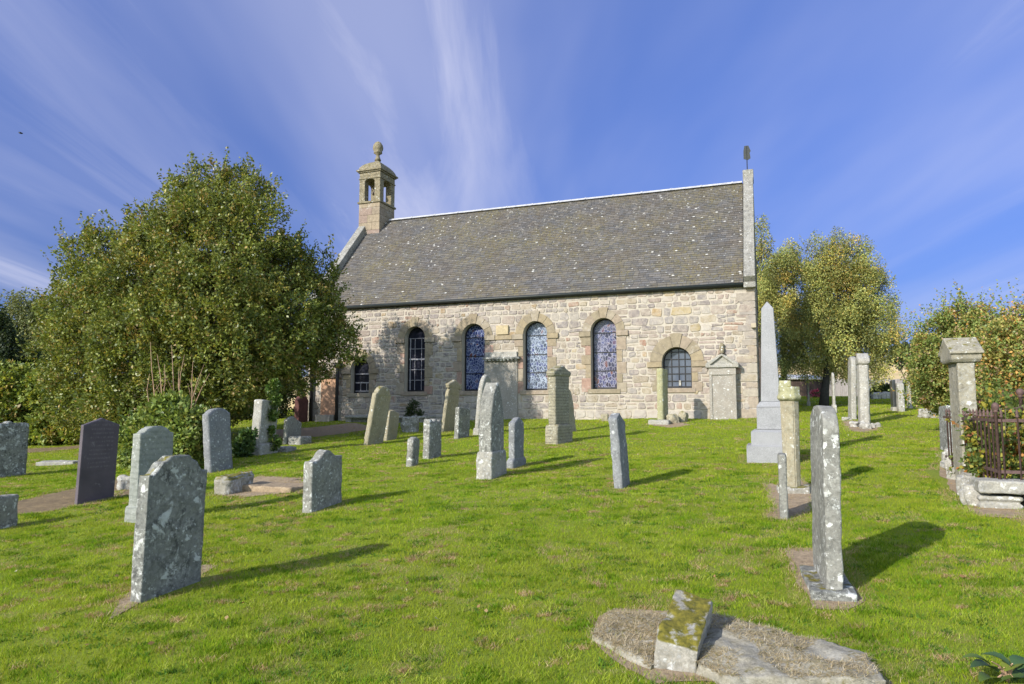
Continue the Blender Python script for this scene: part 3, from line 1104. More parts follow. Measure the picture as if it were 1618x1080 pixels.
# left corner where the wall line meets column 487
tL = None
lo, hi = 5.0, 40.0
for _ in range(60):
    m = (lo + hi) / 2
    p = RC - E * m
    if proj((p.x, p.y, 1.6))[0] > 487:
        lo = m
    else:
        hi = m
LW = lo
LC = RC - E * LW
ZB = 1.0            # local zero
WB = 8.2            # breadth
church = empty('church', (LC.x, LC.y, ZB), math.atan2(E.y, E.x))
tag(church, 'rubble stone church with slate roof, belfry and arched windows', 'church')
print('CHURCH length', LW, 'left corner', LC)


def wx(px, py=560):
    """local x on the front wall seen at picture column px"""
    lo, hi = -5.0, LW + 5
    for _ in range(50):
        m = (lo + hi) / 2
        p = LC + E * m
        z = z_for(py, p.x, p.y)
        if proj((p.x, p.y, z))[0] < px:
            lo = m
        else:
            hi = m
    return lo


def wz(px, py, depth=0.0):
    p = LC + E * wx(px, py) + G * depth
    return z_for(py, p.x, p.y) - ZB


ZE = (wz(1190, 449) + wz(600, 483)) / 2
pr = LC + E * (LW - .3) + G * (WB / 2)
ZR = z_for(291, pr.x, pr.y) - ZB
print('eaves', ZE, wz(1190, 449), wz(600, 483), 'ridge', ZR)

SWY = -.12          # eaves overhang in local y
WIN = []            # (x0, x1, zs, zt)
for (a, b, ts, bs) in ((555, 584, 566, 621), (639.5, 671.5, 515.5, 618.5), (730, 766, 511, 617.5), (827, 865, 507, 616.5), (934, 974.5, 502, 614.5), (1046, 1092.5, 548, 613)):
    c = (a + b) / 2
    WIN.append((wx(a, 570), wx(b, 570), wz(c, bs), wz(c, ts)))
DOOR = (wx(507, 630), wx(533, 630), -.5, wz(520, 597))


def arch_pts(x0, x1, zs, zt, n=14):
    r = (x1 - x0) / 2
    c = (x0 + x1) / 2
    pts = [(x0, zs), (x1, zs)]
    for i in range(n + 1):
        a = math.pi * i / n
        pts.append((c + r * math.cos(a), zt - r + r * math.sin(a)))
    return pts


def wall_with_holes(outer, holes):
    bm = bmesh.new()
    es = []
    for loop in [outer] + holes:
        vs = [bm.verts.new((x, 0, z)) for x, z in loop]
        for i in range(len(vs)):
            es.append(bm.edges.new((vs[i], vs[(i + 1) % len(vs)])))
    bmesh.ops.triangle_fill(bm, use_beauty=True, use_dissolve=False, edges=es)
    for f in bm.faces:
        f.normal_update()
        if f.normal.y > 0:
            f.normal_flip()
    return bm


holes = [arch_pts(*w) for w in WIN]
bm = wall_with_holes([(0, -1.2), (LW, -1.2), (LW, ZE), (0, ZE)], holes)
# reveals
for lp in holes:
    n = len(lp)
    for i in range(n):
        (xa, za), (xb, zb_) = lp[i], lp[(i + 1) % n]
        if abs(xa - xb) + abs(za - zb_) < 1e-5:
            continue
        q = [bm.verts.new(v) for v in ((xa, 0, za), (xb, 0, zb_), (xb, .42, zb_), (xa, .42, za))]
        bm.faces.new(q)
# end and back walls
for X, s in ((0, 1), (LW, -1)):
    vs = [bm.verts.new(v) for v in ((X, 0, -1.2), (X, WB, -1.2), (X, WB, ZE), (X, WB / 2, ZR + .05), (X, 0, ZE))]
    bm.faces.new(vs if s < 0 else vs[::-1])
vs = [bm.verts.new(v) for v in ((0, WB, -1.2), (LW, WB, -1.2), (LW, WB, ZE), (0, WB, ZE))]
bm.faces.new(vs[::-1])
obj('wall', bm, M['mortar'], church)

# --- rubble facing
PALS = [(.237, .196, .163), (.215, .185, .167), (.259, .218, .167), (.196, .178, .170), (.296, .266, .229), (.244, .196, .167), (.167, .148, .141), (.266, .222, .155), (.229, .207, .189), (.185, .163, .148)]
RARE = [(.244, .141, .096), (.266, .192, .104), (.348, .318, .274), (.281, .222, .118), (.244, .163, .118), (.340, .311, .266)]
rr = random.Random(11)


def add_stone(bm, cols, x0, x1, z0, z1, y, axis='x', p=None):
    w, h = x1 - x0, z1 - z0
    k = min(w, h) * .2
    base = [(x0 + k, z0), (x1 - k, z0), (x1, z0 + k), (x1, z1 - k), (x1 - k, z1), (x0 + k, z1), (x0, z1 - k), (x0, z0 + k)]
    j = .026
    base = [(a + rr.uniform(-j, j), b + rr.uniform(-j, j)) for a, b in base]
    pr = rr.uniform(.008, .026) if p is None else p
    cx, cz = (x0 + x1) / 2, (z0 + z1) / 2
    col = rr.choice(RARE) if rr.random() < .10 else rr.choice(PALS)
    f = rr.uniform(.82, 1.15)
    col = tuple(c * f for c in col)
    A, B = [], []
    for a, b in base:
        ia, ib = cx + (a - cx) * (1 - .028 / max(.08, w)), cz + (b - cz) * (1 - .028 / max(.08, h))
        if axis == 'x':
            A.append(bm.verts.new((a, y + .004, b))); B.append(bm.verts.new((ia, y - pr, ib)))
        else:
            A.append(bm.verts.new((y - .004, a, b))); B.append(bm.verts.new((y + pr, ia, ib)))
    cols += [col] * (len(A) + len(B))
    bm.faces.new(B)
    for i in range(8):
        bm.faces.new((A[i], A[(i + 1) % 8], B[(i + 1) % 8], B[i]))


def hits(x0, x1, z0, z1):
    for a, b, s, t in WIN:
        r = (b - a) / 2
        c = (a + b) / 2
        if x1 > a and x0 < b and z1 > s and z0 < t - r:
            return True
        nx, nz = min(max(c, x0), x1), min(max(t - r, z0), z1)
        if z1 > t - r and math.hypot(nx - c, nz - (t - r)) < r:
            return True
    a, b, s, t = DOOR
    if x1 > a and x0 < b and z0 < t:
        return True
    a, b, s, t = PANEL
    return x1 > a and x0 < b and z0 < t and z1 > s


def lay(bm, cols, X0, X1, Z0, Z1, test, y=0.0, axis='x', inside=None):
    z = Z0
    while z < Z1 - .05:
        h = min(rr.uniform(.15, .31), Z1 - z)
        if Z1 - z - h < .08:
            h = Z1 - z
        x = X0
        while x < X1 - .03:
            w = h * rr.uniform(.7, 2.3)
            if X1 - x - w < .1:
                w = X1 - x
            cells = [(x, x + w, z, z + h)]
            if h > .24 and rr.random() < .35:
                m = rr.uniform(.35, .65)
                cells = [(x, x + w, z, z + h * m), (x, x + w, z + h * m, z + h)]
            elif w > .42 and rr.random() < .25:
                m = x + w * rr.uniform(.6, .8)
                cells = [(x, m, z, z + h), (m, x + w, z, z + h * .5), (m, x + w, z + h * .5, z + h)]
            for a, b, c, d in cells:
                stack = [(a, b, c, d)]
                while stack:
                    a, b, c, d = stack.pop()
                    if test and test(a, b, c, d):
                        if b - a > .16:
                            stack += [(a, (a + b) / 2, c, d), ((a + b) / 2, b, c, d)]
                        continue
                    if inside and not inside(a, b, c, d):
                        continue
                    if b - a < .07 or d - c < .06:
                        continue
                    g = .017
                    add_stone(bm, cols, a + g, b - g, c + g, d - g, y, axis)
            x += w
        z += h


PANEL = (wx(766, 600), wx(818.5, 600), -.6, wz(792, 560))
bm = bmesh.new()
cols = []
lay(bm, cols, .02, LW - .01, -.5, ZE - .02, hits)
lay(bm, cols, .02, WB, -.5, ZE + .1, None, LW, 'y')
lay(bm, cols, 0, WB, ZE + .1, ZR - .2, None, LW, 'y', lambda a, b, c, d: (d - ZE) < (ZR - ZE) * (1 - abs((a if abs(a - WB / 2) > abs(b - WB / 2) else b) - WB / 2) / (WB / 2)) - .05)
me = D.meshes.new('rubble_facing')
bm.to_mesh(me)
bm.free()
colour_attr(me, cols)
objm('rubble_facing', me, M['rubble'], church)
print('rubble verts', len(me.vertices))


def coloured(name, bm, cols, mat, parent):
    me = D.meshes.new(name)
    bm.to_mesh(me)
    bm.free()
    colour_attr(me, cols)
    return objm(name, me, mat, parent)


def cbox(bm, cols, c, *a, bev=.008):
    """bevelled dressed block with its own colour"""
    tmp = bmesh.new()
    box(tmp, *a)
    bevel_all(tmp, bev, 1)
    vm = {v: bm.verts.new(v.co) for v in tmp.verts}
    for f in tmp.faces:
        bm.faces.new([vm[v] for v in f.verts])
    cols += [c] * len(vm)
    tmp.free()


ASH = [(.252, .204, .130), (.237, .192, .130), (.266, .226, .167), (.222, .185, .126), (.248, .200, .148)]
PINK = [(.281, .185, .141), (.266, .200, .155)]


def window(x0, x1, zs, zt, style, rough=False):
    c, r = (x0 + x1) / 2, (x1 - x0) / 2
    zsp = zt - r
    yg = .30
    # glass is the part; frame, bars, sill and surround hang on it
    bm = bmesh.new()
    bm.faces.new([bm.verts.new((x, yg, z)) for x, z in arch_pts(x0 - .01, x1 + .01, zs - .01, zt + .01)])
    for f in bm.faces:
        f.normal_update()
        if f.normal.y > 0:
            f.normal_flip()
    w = obj('window', bm, M[{'sash': 'glass_dark', 'pane': 'glass_pane'}.get(style, style)], church)
    fr = .045
    bm = bmesh.new()
    o_, i_ = arch_pts(x0, x1, zs, zt, 20), arch_pts(x0 + fr, x1 - fr, zs + fr * 1.6, zt - fr, 20)
    n = len(o_)
    A = [bm.verts.new((x, yg - .05, z)) for x, z in o_]
    B = [bm.verts.new((x, yg - .05, z)) for x, z in i_]
    Cc = [bm.verts.new((x, yg + .01, z)) for x, z in i_]
    for i in range(n):
        j = (i + 1) % n
        bm.faces.new((A[i], A[j], B[j], B[i]))
        bm.faces.new((B[i], B[j], Cc[j], Cc[i]))
    obj('frame', bm, M['winframe'], w)
    bm = bmesh.new()

    def hb(z, t=.016, y=.03, mt=None):
        if z > zsp:
            half = math.sqrt(max(0, (r - fr) ** 2 - (z - zsp) ** 2))
        else:
            half = r - fr
        box(bm, c - half, c + half, yg - y, yg - .006, z - t / 2, z + t / 2)

    def vb(x, z0, z1, t=.016):
        ztop = min(z1, zsp + math.sqrt(max(0, (r - fr) ** 2 - (x - c) ** 2)))
        box(bm, x - t / 2, x + t / 2, yg - .027, yg - .008, z0, ztop)
    H = zsp - zs
    if style == 'sash':
        if H > 1.2:
            for k in (.0, .20, .40, .60, .8, 1.0):
                hb(zs + fr + (H - fr) * k, .055 if abs(k - .60) < .01 else .018)
            for k in (-.33, .33):
                vb(c + r * k, zs, zsp)
            vb(x0 + fr + .05, zs, zsp, .035)
        else:
            for k in (.05, .42, .8):
                hb(zs + fr + (H - fr) * k, .045)
            for k in (-.33, .33):
                vb(c + r * k, zs, zs + H * .45, .02)
        obj('glazing_bar', bm, M['winbar'], w)
    elif style == 'pane':
        for k in range(1, 6):
            hb(zs + (zt - zs) * k / 5.6, .028)
        for k in (-.42, .08, .5):
            vb(c + r * k, zs, zt, .028)
        obj('glazing_bar', bm, M['winframe'], w)
        bm = bmesh.new()
        box(bm, c + .03, c + .10, yg - .05, yg - .03, zs + .09, zs + .27)
        obj('pale_sill_jar', bm, M['white'], w)
    else:
        bm.free()
        for k in (.32, .64, .98):
            bm = bmesh.new()
            hb(zs + H * k, .022, .03)
            obj('saddle_bar', bm, M['barblack'], w)
    # sill
    bm = bmesh.new(); cl = []
    cbox(bm, cl, random.choice(ASH), x0 - .12, x1 + .12, -.05, .29, zs - .15, zs + .004)
    coloured('sill', bm, cl, M['ashlar'], w)
    # surround
    bm = bmesh.new(); cl = []
    ro = r + (.40 if rough else .30)
    nv = 7
    for i in range(nv):
        a0, a1 = math.pi * i / nv + .012, math.pi * (i + 1) / nv - .012
        key = i == nv // 2
        y0 = -.055 if key else -.034
        re = ro + (.07 if key else 0)
        ri = r + .001
        pts = [(c + ri * math.cos(a0 + (a1 - a0) * k / 4), zsp + ri * math.sin(a0 + (a1 - a0) * k / 4)) for k in range(5)]
        pts += [(c + re * math.cos(a1 + (a0 - a1) * k / 4), zsp + re * math.sin(a1 + (a0 - a1) * k / 4)) for k in range(5)]
        v = prism(bm, pts, y0, .02)
        cl += [random.choice(ASH)] * len(v)
    for s in (-1, 1):
        xa = c + s * (r + .001)
        xb = c + s * (r + (.50 if rough else .42))
        cbox(bm, cl, random.choice(ASH), min(xa, xb), max(xa, xb), -.075, .02, zsp - .19, zsp - .004)
        z = zs - .1
        k = 0
        while z < zsp - .25:
            hh = min(random.uniform(.3, .5), zsp - .195 - z)
            xb = c + s * (r + (.2 if k % 2 else .34))
            cbox(bm, cl, random.choice(ASH + PINK), min(xa, xb), max(xa, xb), -.03, .02, z, z + hh - .012)
            z += hh
            k += 1
    bmesh.ops.recalc_face_normals(bm, faces=bm.faces[:])
    coloured('surround', bm, cl, M['ashlar'], w)


for wdat, st in zip(WIN, ('sash', 'sash', 'lead_a', 'lead_b', 'lead_c', 'pane')):
    window(*wdat, st, st == 'pane')

# string band and plaque between the two middle windows
bm = bmesh.new(); cl = []
zb0, zb1 = wz(795, 536.5), wz(795, 529.5)
cbox(bm, cl, ASH[0], WIN[2][1] + .43, WIN[3][0] - .43, -.06, .02, zb0, zb1)
coloured('string_band', bm, cl, M['ashlar'], church)
bm = bmesh.new(); cl = []
cbox(bm, cl, (.38, .31, .19), wx(785, 520), wx(804, 520), -.09, .02, wz(795, 528.5), wz(795, 514))
coloured('carved_plaque', bm, cl, M['ashlar'], church)
bm = bmesh.new(); cl = []
cbox(bm, cl, (.34, .29, .21), wx(1187, 517), LW + .03, -.16, .02, wz(1192, 518), wz(1192, 511))
coloured('corbel_stone', bm, cl, M['ashlar'], church)

# quoins at the two corners
for X, s in ((LW, -1), (0, 1)):
    bm = bmesh.new(); cl = []
    z = -.6; k = 0
    while z < ZE - .1:
        hh = min(rr.uniform(.2, .36), ZE - .02 - z)
        w1 = rr.uniform(.42, .6) if k % 2 else rr.uniform(.24, .36)
        a, b = X + .03 * -s, X + s * w1
        cbox(bm, cl, rr.choice([(.26, .225, .185), (.29, .255, .205), (.25, .22, .19), (.27, .225, .175)]), min(a, b), max(a, b), -.022, .5 if k % 2 else .75, z, z + hh - .015, bev=.015)
        z += hh; k += 1
    coloured('quoin', bm, cl, M['ashlar'], church)

# eaves course + gutter
bm = bmesh.new()
GY = SWY - .05
tube(bm, [(.25, GY, ZE + .0), (LW * .5, GY, ZE + .0), (LW - .32, GY, ZE + .0)], .062, 10)
obj('gutter', bm, M['gutter'], church, True)

# blocked doorway with lintel and two downpipes at the left end
dr = empty('doorway', (0, 0, 0), 0, church)
bm = bmesh.new()
box(bm, DOOR[0], DOOR[1], -.012, .02, -.6, DOOR[3])
obj('blocked_door', bm, M['pinkdoor'], dr)
bm = bmesh.new(); cl = []
cbox(bm, cl, (.2, .16, .13), DOOR[0] - .16, DOOR[1] + .2, -.10, .02, DOOR[3] + .003, DOOR[3] + .16)
coloured('lintel', bm, cl, M['ashlar'], dr)
bm = bmesh.new(); cl = []
cbox(bm, cl, (.3, .26, .22), DOOR[0] + .05, DOOR[1] - .05, -.42, -.016, -.5, wz(520, 655))
coloured('door_step', bm, cl, M['ashlar'], dr)
for px in (494.5, 535):
    X = wx(px, 640)
    bm = bmesh.new()
    top = ZE - .02 if px < 500 else DOOR[3] + .45
    tube(bm, [(X, -.13, -.55), (X, -.13, top - .3), (X, GY if px < 500 else -.13, top)], .07, 10)
    if px > 500:
        box(bm, X - .13, X + .16, -.22, -.02, top - .05, top + .16)
    obj('downpipe', bm, M['pipe'], church, True)

# --- roof slates
SL = math.hypot(WB / 2 - SWY, ZR - ZE)
ux = Vector((0, (WB / 2 - SWY) / SL, (ZR - ZE) / SL))
un = Vector((0, -ux.z, ux.y))
def slates(back=False):
    V, Cq = [], []
    rows = 50
    ex = SL / rows
    r = random.Random(5)
    for k in range(rows):
        wbase = .24 - .08 * k / rows
        x = .33 - r.random() * wbase
        while x < LW - .33:
            w = wbase * r.uniform(.75, 1.25)
            a, b = max(.33, x), min(LW - .33, x + w - .006)
            if b - a > .03:
                s0 = k * ex + r.uniform(-.012, .012)
                s1 = s0 + ex * 1.5
                l0, l1 = .022 + r.uniform(0, .008), .004
                if s1 > SL:
                    s1 = SL
                p = [ux * s0 + un * l0, ux * s1 + un * l1, ux * s0 + un * (l0 - .02)]
                f = lambda X, q: (X, SWY + q.y, ZE + .05 + q.z)
                g = r.uniform(.78, 1.2)
                base = r.choice([(0.097, 0.093, 0.092), (0.087, 0.085, 0.085), (0.110, 0.101, 0.091), (0.093, 0.085, 0.076)])
                col = tuple(c * g for c in base)
                t0 = r.uniform(-.004, .004)
                V.append([f(a, p[0] + un * t0), f(b, p[0]), f(b, p[1]), f(a, p[1])])
                V.append([f(a, p[2]), f(b, p[2]), f(b, p[0]), f(a, p[0] + un * t0)])
                Cq += [col, col]
            x += w
    return np_mesh('roof_slates', np.array(V), 4, np.array(Cq))


roof = empty('roof', (0, 0, 0), 0, church)
objm('slate_courses', slates(), M['roof'], roof)
bm = bmesh.new()
q = [(.3, SWY, ZE + .04), (LW - .3, SWY, ZE + .04), (LW - .3, WB / 2, ZR + .04), (.3, WB / 2, ZR + .04), (LW - .3, WB + .12, ZE + .04), (.3, WB + .12, ZE + .04)]
v = [bm.verts.new(p) for p in q]
bm.faces.new(v[:4]); bm.faces.new((v[3], v[2], v[4], v[5]))
w_ = [bm.verts.new((x, y, z - .12)) for x, y, z in q]
bm.faces.new((w_[3], w_[2], w_[1], w_[0])); bm.faces.new((w_[5], w_[4], w_[2], w_[3]))
bm.faces.new((v[1], v[0], w_[0], w_[1])); bm.faces.new((v[0], v[3], w_[3], w_[0])); bm.faces.new((v[2], v[1], w_[1], w_[2]))
bm.faces.new((v[3], v[5], w_[5], w_[3])); bm.faces.new((v[4], v[2], w_[2], w_[4]))
obj('roof_deck', bm, M['gutter'], roof)
x = 1.25
bm = bmesh.new()
while x < LW - .35:
    L = min(1.18, LW - .35 - x)
    box(bm, x + .006, x + L - .006, WB / 2 - .13, WB / 2 + .13, ZR + .045, ZR + .135)
    box(bm, x + L - .03, x + L + .03, WB / 2 - .14, WB / 2 + .14, ZR + .05, ZR + .15) if x + L < LW - .5 else None
    x += L
for vv in bm.verts:
    if vv.co.z > ZR + .1:
        vv.co.y = WB / 2 + (vv.co.y - WB / 2) * .35
obj('ridge_cap', bm, M['ridge'], roof)

# skew copings, both gables, with skewputs
for X0, X1 in ((-.05, .32), (LW - .30, LW + .05)):
    bm = bmesh.new()
    for s in (-1, 1):
        L = SL + .02
        n = 5
        for k in range(n):
            a, b = L * k / n + .004 * (k > 0), L * (k + 1) / n - .004
            tmp = bmesh.new()
            pts = []
            for t, h in ((a, -.10), (b, -.10), (b, .27), (a, .27)):
                q = ux * t + un * h
                y = SWY - .02 + q.y
                z = ZE + .05 + q.z
                if s > 0:
                    y = WB - y
                pts.append((y, z))
            vs = [[bm.verts.new((X, y, z)) for y, z in pts] for X in (X0, X1)]
            bm.faces.new(vs[0]); bm.faces.new(vs[1][::-1])
            for i in range(4):
                j = (i + 1) % 4
                bm.faces.new((vs[0][i], vs[0][j], vs[1][j], vs[1][i]))
            tmp.free()
        if s < 0:
            box(bm, X0 - .01, X1 + .01, SWY - .10, .1, ZE - .12, ZE + .06)
    if X0 > 1:
        box(bm, X0 - .02, X1 + .02, WB / 2 - .25, WB / 2 + .25, ZR + .06, ZR + .50)
    bevel_all(bm, .012, 1)
    obj('skew_coping', bm, M['coping'], church)

# weather vane on the right gable
vx, vy, vz = LW - .15, WB / 2, ZR + .50
vr = empty('weather_vane', (vx, vy, vz), 0, church)
hv = z_for(230, *(LC + E * vx + G * vy).to_tuple()[:2]) - ZB - vz
bm = bmesh.new()
tube(bm, [(0, 0, -.02), (0, 0, hv * .5), (0, 0, hv * .98)], .018, 8)
obj('rod', bm, M['barblack'], vr)
bm = bmesh.new()
prism(bm, [(-.09, hv * .50), (.02, hv * .44), (.10, hv * .50), (.08, hv * .72), (.11, hv * .78), (.05, hv), (-.06, hv * 1.0), (-.09, hv * .8)], -.012, .012)
for vv in bm.verts:
    vv.co.x *= 1.35
obj('vane', bm, M['gutter'], vr)

# --- belfry
def belfry():
    bw, bd = 1.12, 1.34
    cx, cy = bw / 2 - .04, WB / 2
    pc = LC + E * cx + G * cy
    zz = lambda py: z_for(py, *(pc - G * .6).to_tuple()[:2]) - ZB
    z0, z1, z2, z3, z4, z5 = zz(371), zz(321), zz(282), zz(269), zz(249), zz(216)
    b = empty('belfry', (cx, cy, 0), 0, church)
    hx, hy = bw / 2, bd / 2
    bm = bmesh.new(); cl = []
    # base block in courses
    zc = z0 - .5
    k = 0
    while zc < z1 - .05:
        h = min(.36, z1 - zc)
        parts = ((-hx, -.1 if k % 2 else .15), (-.1 if k % 2 else .15, hx))
        for xa, xb in parts:
            cbox(bm, cl, rr.choice([(.23, .185, .13), (.205, .165, .12), (.25, .20, .14), (.215, .16, .13)]), xa + .003, xb - .003, -hy, hy, zc + .003, zc + h - .003, bev=.006)
        zc += h; k += 1
    coloured('base_block', bm, cl, M['ashlar'], b)
    def band(nm, z, h, o, mat='belfry'):
        bm = bmesh.new()
        box(bm, -hx - o, hx + o, -hy - o, hy + o, z, z + h)
        bevel_all(bm, .015, 1)
        return obj(nm, bm, M[mat], b)
    band('string_course', z1, .09, .06)
    band('plinth_course', z0 - .12, .12, .03)
    zo0 = z1 + .09
    # four corner piers
    pwx, pwy = .30, .34
    for sx in (-1, 1):
        for sy in (-1, 1):
            bm = bmesh.new()
            xa, xb = sx * hx, sx * (hx - pwx)
            ya, yb = sy * hy, sy * (hy - pwy)
            box(bm, min(xa, xb), max(xa, xb), min(ya, yb), max(ya, yb), zo0, z2 - .12)
            bevel_all(bm, .012, 1)
            obj('pier', bm, M['belfry'], b)
    # lintels with shallow arches
    for s in (-1, 1):
        for axis in (0, 1):
            bm = bmesh.new()
            L = hx if axis == 0 else hy
            pw = pwx if axis == 0 else pwy
            op = L - pw
            zt = z2 - .12
            pts = [(-L + .002, zt), (-op, zt)] + [(-op * math.cos(math.pi * i / 8), zt + .10 * math.sin(math.pi * i / 8)) for i in range(1, 8)] + [(op, zt), (L - .002, zt), (L - .002, zt + .26), (-L + .002, zt + .26)]
            prism(bm, pts, 0, (pwy if axis == 0 else pwx) - .02)
            for v in bm.verts:
                x, y = v.co.x, v.co.y
                if axis == 0:
                    v.co.y = s * (hy - .004 - y)
                else:
                    v.co.x, v.co.y = s * (hx - .007 - y), x * .99
            bmesh.ops.recalc_face_normals(bm, faces=bm.faces[:])
            obj('lintel', bm, M['belfry'], b)
    ze = z2 + .14
    band('frieze', ze, z3 - ze - .10, .0)
    band('impost_course', z2 - .02, .05, .035)
    band('cornice', z3 - .10, .06, .06)
    band('cornice', z3 - .04, .08, .12)
    # ogee dome roof
    bm = bmesh.new()
    prof = [(1.0, 0), (.98, .10), (.92, .26), (.80, .46), (.62, .66), (.42, .82), (.24, .93), (.14, 1.02), (.11, 1.15)]
    H = (z4 - z3 - .04)
    rings = []
    for f, t in prof:
        rings.append([bm.verts.new((sx * (hx + .05) * f, sy * (hy + .05) * f, z3 + .04 + H * t)) for sx, sy in ((-1, -1), (1, -1), (1, 1), (-1, 1))])
    for a, c in zip(rings, rings[1:]):
        for i in range(4):
            bm.faces.new((a[i], a[(i + 1) % 4], c[(i + 1) % 4], c[i]))
    bm.faces.new(rings[-1]); bm.faces.new(rings[0][::-1])
    obj('dome', bm, M['belfry'], b)
    zf = z3 + .04 + H * 1.12
    h = z5 - zf
    bm = bmesh.new()
    lathe(bm, [(.16, zf), (.12, zf + .10 * h), (.085, zf + .22 * h), (.085, zf + .30 * h), (.20, zf + .38 * h), (.21, zf + .42 * h), (.17, zf + .45 * h), (.235, zf + .55 * h), (.25, zf + .66 * h), (.22, zf + .80 * h), (.14, zf + .93 * h), (.03, zf + h)], 16)
    obj('finial', bm, M['belfry'], b, True)
    # bell on its headstock with a wheel
    zb_ = z2 - .05
    bl = bmesh.new()
    lathe(bl, [(.03, zb_ - .12), (.10, zb_ - .14), (.13, zb_ - .24), (.16, zb_ - .40), (.23, zb_ - .52), (.22, zb_ - .55)], 14)
    tube(bl, [(-.33, 0, zb_ - .10), (0, 0, zb_ - .08), (.33, 0, zb_ - .10)], .035, 6)
    tube(bl, [(-.2, .26 * math.cos(a), zb_ - .12 + .26 * math.sin(a)) for a in [i * math.pi / 8 for i in range(12)]], .018, 5)
    obj('bell', bl, M['bell'], b, True)


belfry()

# ------------------------------------------------------------------ monuments on the wall
Rch = church.matrix_world.copy()
CHM = Matrix.Translation((LC.x, LC.y, ZB)) @ Matrix.Rotation(math.atan2(E.y, E.x), 4, 'Z')


def mural():
    x0, x1 = wx(1122, 620), wx(1164, 620)
    zt, zb_ = wz(1143, 580), -.5
    r = empty('mural_monument', (0, 0, 0))
    r.matrix_world = CHM @ Matrix.Translation(((x0 + x1) / 2, -.05, 0))
    tag(r, 'grey wall monument with a triangular pediment at the right end of the church', 'monument')
    hw = (x1 - x0) / 2
    d0, d1 = -.20, .02
    bm = bmesh.new()
    box(bm, -hw, hw, d0, d1, zb_, zt - .03)
    objm('tablet', worn(bm, .03, .008, 4, 2), M['render'], r)
    bm = bmesh.new()
    for s in (-1, 1):
        box(bm, s * hw - .09 * (s > 0), s * hw + .09 * (s < 0), d0 - .03, d0 + .02, zb_, zt - .25)
    box(bm, -hw - .01, hw + .01, d0 - .04, d0 + .02, zt - .26, zt - .04)
    bevel_all(bm, .01, 1)
    obj('border', bm, M['render'], r)
    za = wz(1143, 559)
    bm = bmesh.new()
    W = hw + .10
    box(bm, -W, W, d0 - .10, d1, zt - .03, zt + .05)
    prism(bm, [(-W + .08, zt + .05), (W - .08, zt + .05), (0, za - .1)], d0 - .02, d1)
    for s in (-1, 1):
        a = [(s * W, zt + .05), (s * W, zt + .11), (0, za), (0, za - .08), (s * (W - .12), zt + .05)]
        prism(bm, a, d0 - .10, d1)
    bmesh.ops.recalc_face_normals(bm, faces=bm.faces[:])
    objm('pediment', worn(bm, .02, .006, 5, 4), M['pale'], r)
    bm = bmesh.new()
    zf = wz(1143, 540)
    lathe(bm, [(.10, za + .02), (.06, za + .08), (.10, za + .16), (.06, za + .24), (.09, za + .3), (.03, za + .36)], 10, (0, -.02))
    obj('carved_finial', bm, M['belfry'], r, True)


mural()


def panel():
    x0, x1, zb_, zt = PANEL
    r = empty('wall_panel', (0, 0, 0))
    r.matrix_world = CHM @ Matrix.Translation(((x0 + x1) / 2, -.02, 0))
    tag(r, 'plain cement wall panel with a worn moulded cornice between the middle windows', 'monument')
    hw = (x1 - x0) / 2
    bm = bmesh.new()
    box(bm, -hw, hw, -.05, .03, -.5, wz(792, 569))
    bevel_all(bm, .008, 1)
    obj('tablet', bm, M['render'], r)
    z0, z1 = wz(792, 570), wz(792, 565)
    bm = bmesh.new()
    W = hw
    box(bm, -W, W + .12, -.22, .03, z0 + .05, z1 + .01)
    n = 9
    for i in range(n):
        x = -W + .05 + (2 * W) * (i + .5) / n
        lathe(bm, [(.045, z0 - .015), (.06, z0 + .0), (.06, z0 + .06)], 8, (x, -.14))
    objm('cornice', worn(bm, .016, .006, 6, 4), M['grey_dark'], r)
    bm = bmesh.new()
    box(bm, -W * .92, W, -.10, .03, z1 + .0, wz(792, 556))
    objm('blocking_course', worn(bm, .02, .012, 6, 4), M['white'], r)


panel()


def chest_tomb():
    x0, x1 = wx(565, 660) , wx(692, 660)
    r = empty('table_tomb', (0, 0, 0))
    r.matrix_world = CHM @ Matrix.Translation(((x0 + x1) / 2, -.55, 0))
    tag(r, 'low table tomb with a thin moulded slab along the shaded church wall', 'tomb')
    hw = (x1 - x0) / 2 - .1
    zt = wz(630, 652) - .1
    bm = bmesh.new()
    box(bm, -hw - .08, hw + .08, -.42, .40, zt - .10, zt)
    objm('table_slab', worn(bm, .025, .01, 4, 1), M['pale'], r)
    bm = bmesh.new()
    box(bm, -hw + .05, hw - .05, -.30, .32, -.5, zt - .09)
    objm('chest_side', worn(bm, .025, .01, 4, 5), M['grey'], r)
    for s in (-1, -.33, .33, 1):
        bm = bmesh.new()
        box(bm, s * (hw - .08) - .12, s * (hw - .08) + .12, -.36, .34, -.5, zt - .095)
        objm('pilaster', worn(bm, .025, .008, 4, 7 + s), M['pale'], r)
    c = CHM @ Vector(((x0 + x1) / 2, -.55, 0))
    FOOT.append((c.x, c.y, math.atan2(E.y, E.x), hw + .05, .4, .1))


chest_tomb()

# ------------------------------------------------------------------ vegetation


def leaf_quads(p, out, L, W, rng, rnd=.8, droop=0.0):
    n = len(p)
    d = unit(out * .7 + rng.normal(size=(n, 3)) * rnd * .7 + np.array([0, 0, -droop]))
    s = unit(np.cross(d, rng.normal(size=(n, 3))))
    nn = np.cross(d, s)
    ln = (L * rng.uniform(.7, 1.3, n))[:, None]
    wd = (W * rng.uniform(.7, 1.3, n))[:, None]
    v = np.empty((n, 4, 3))
    v[:, 0] = p
    v[:, 1] = p + d * ln * .5 + s * wd * .5 + nn * wd * .18
    v[:, 2] = p + d * ln
    v[:, 3] = p + d * ln * .5 - s * wd * .5 + nn * wd * .18
    return v




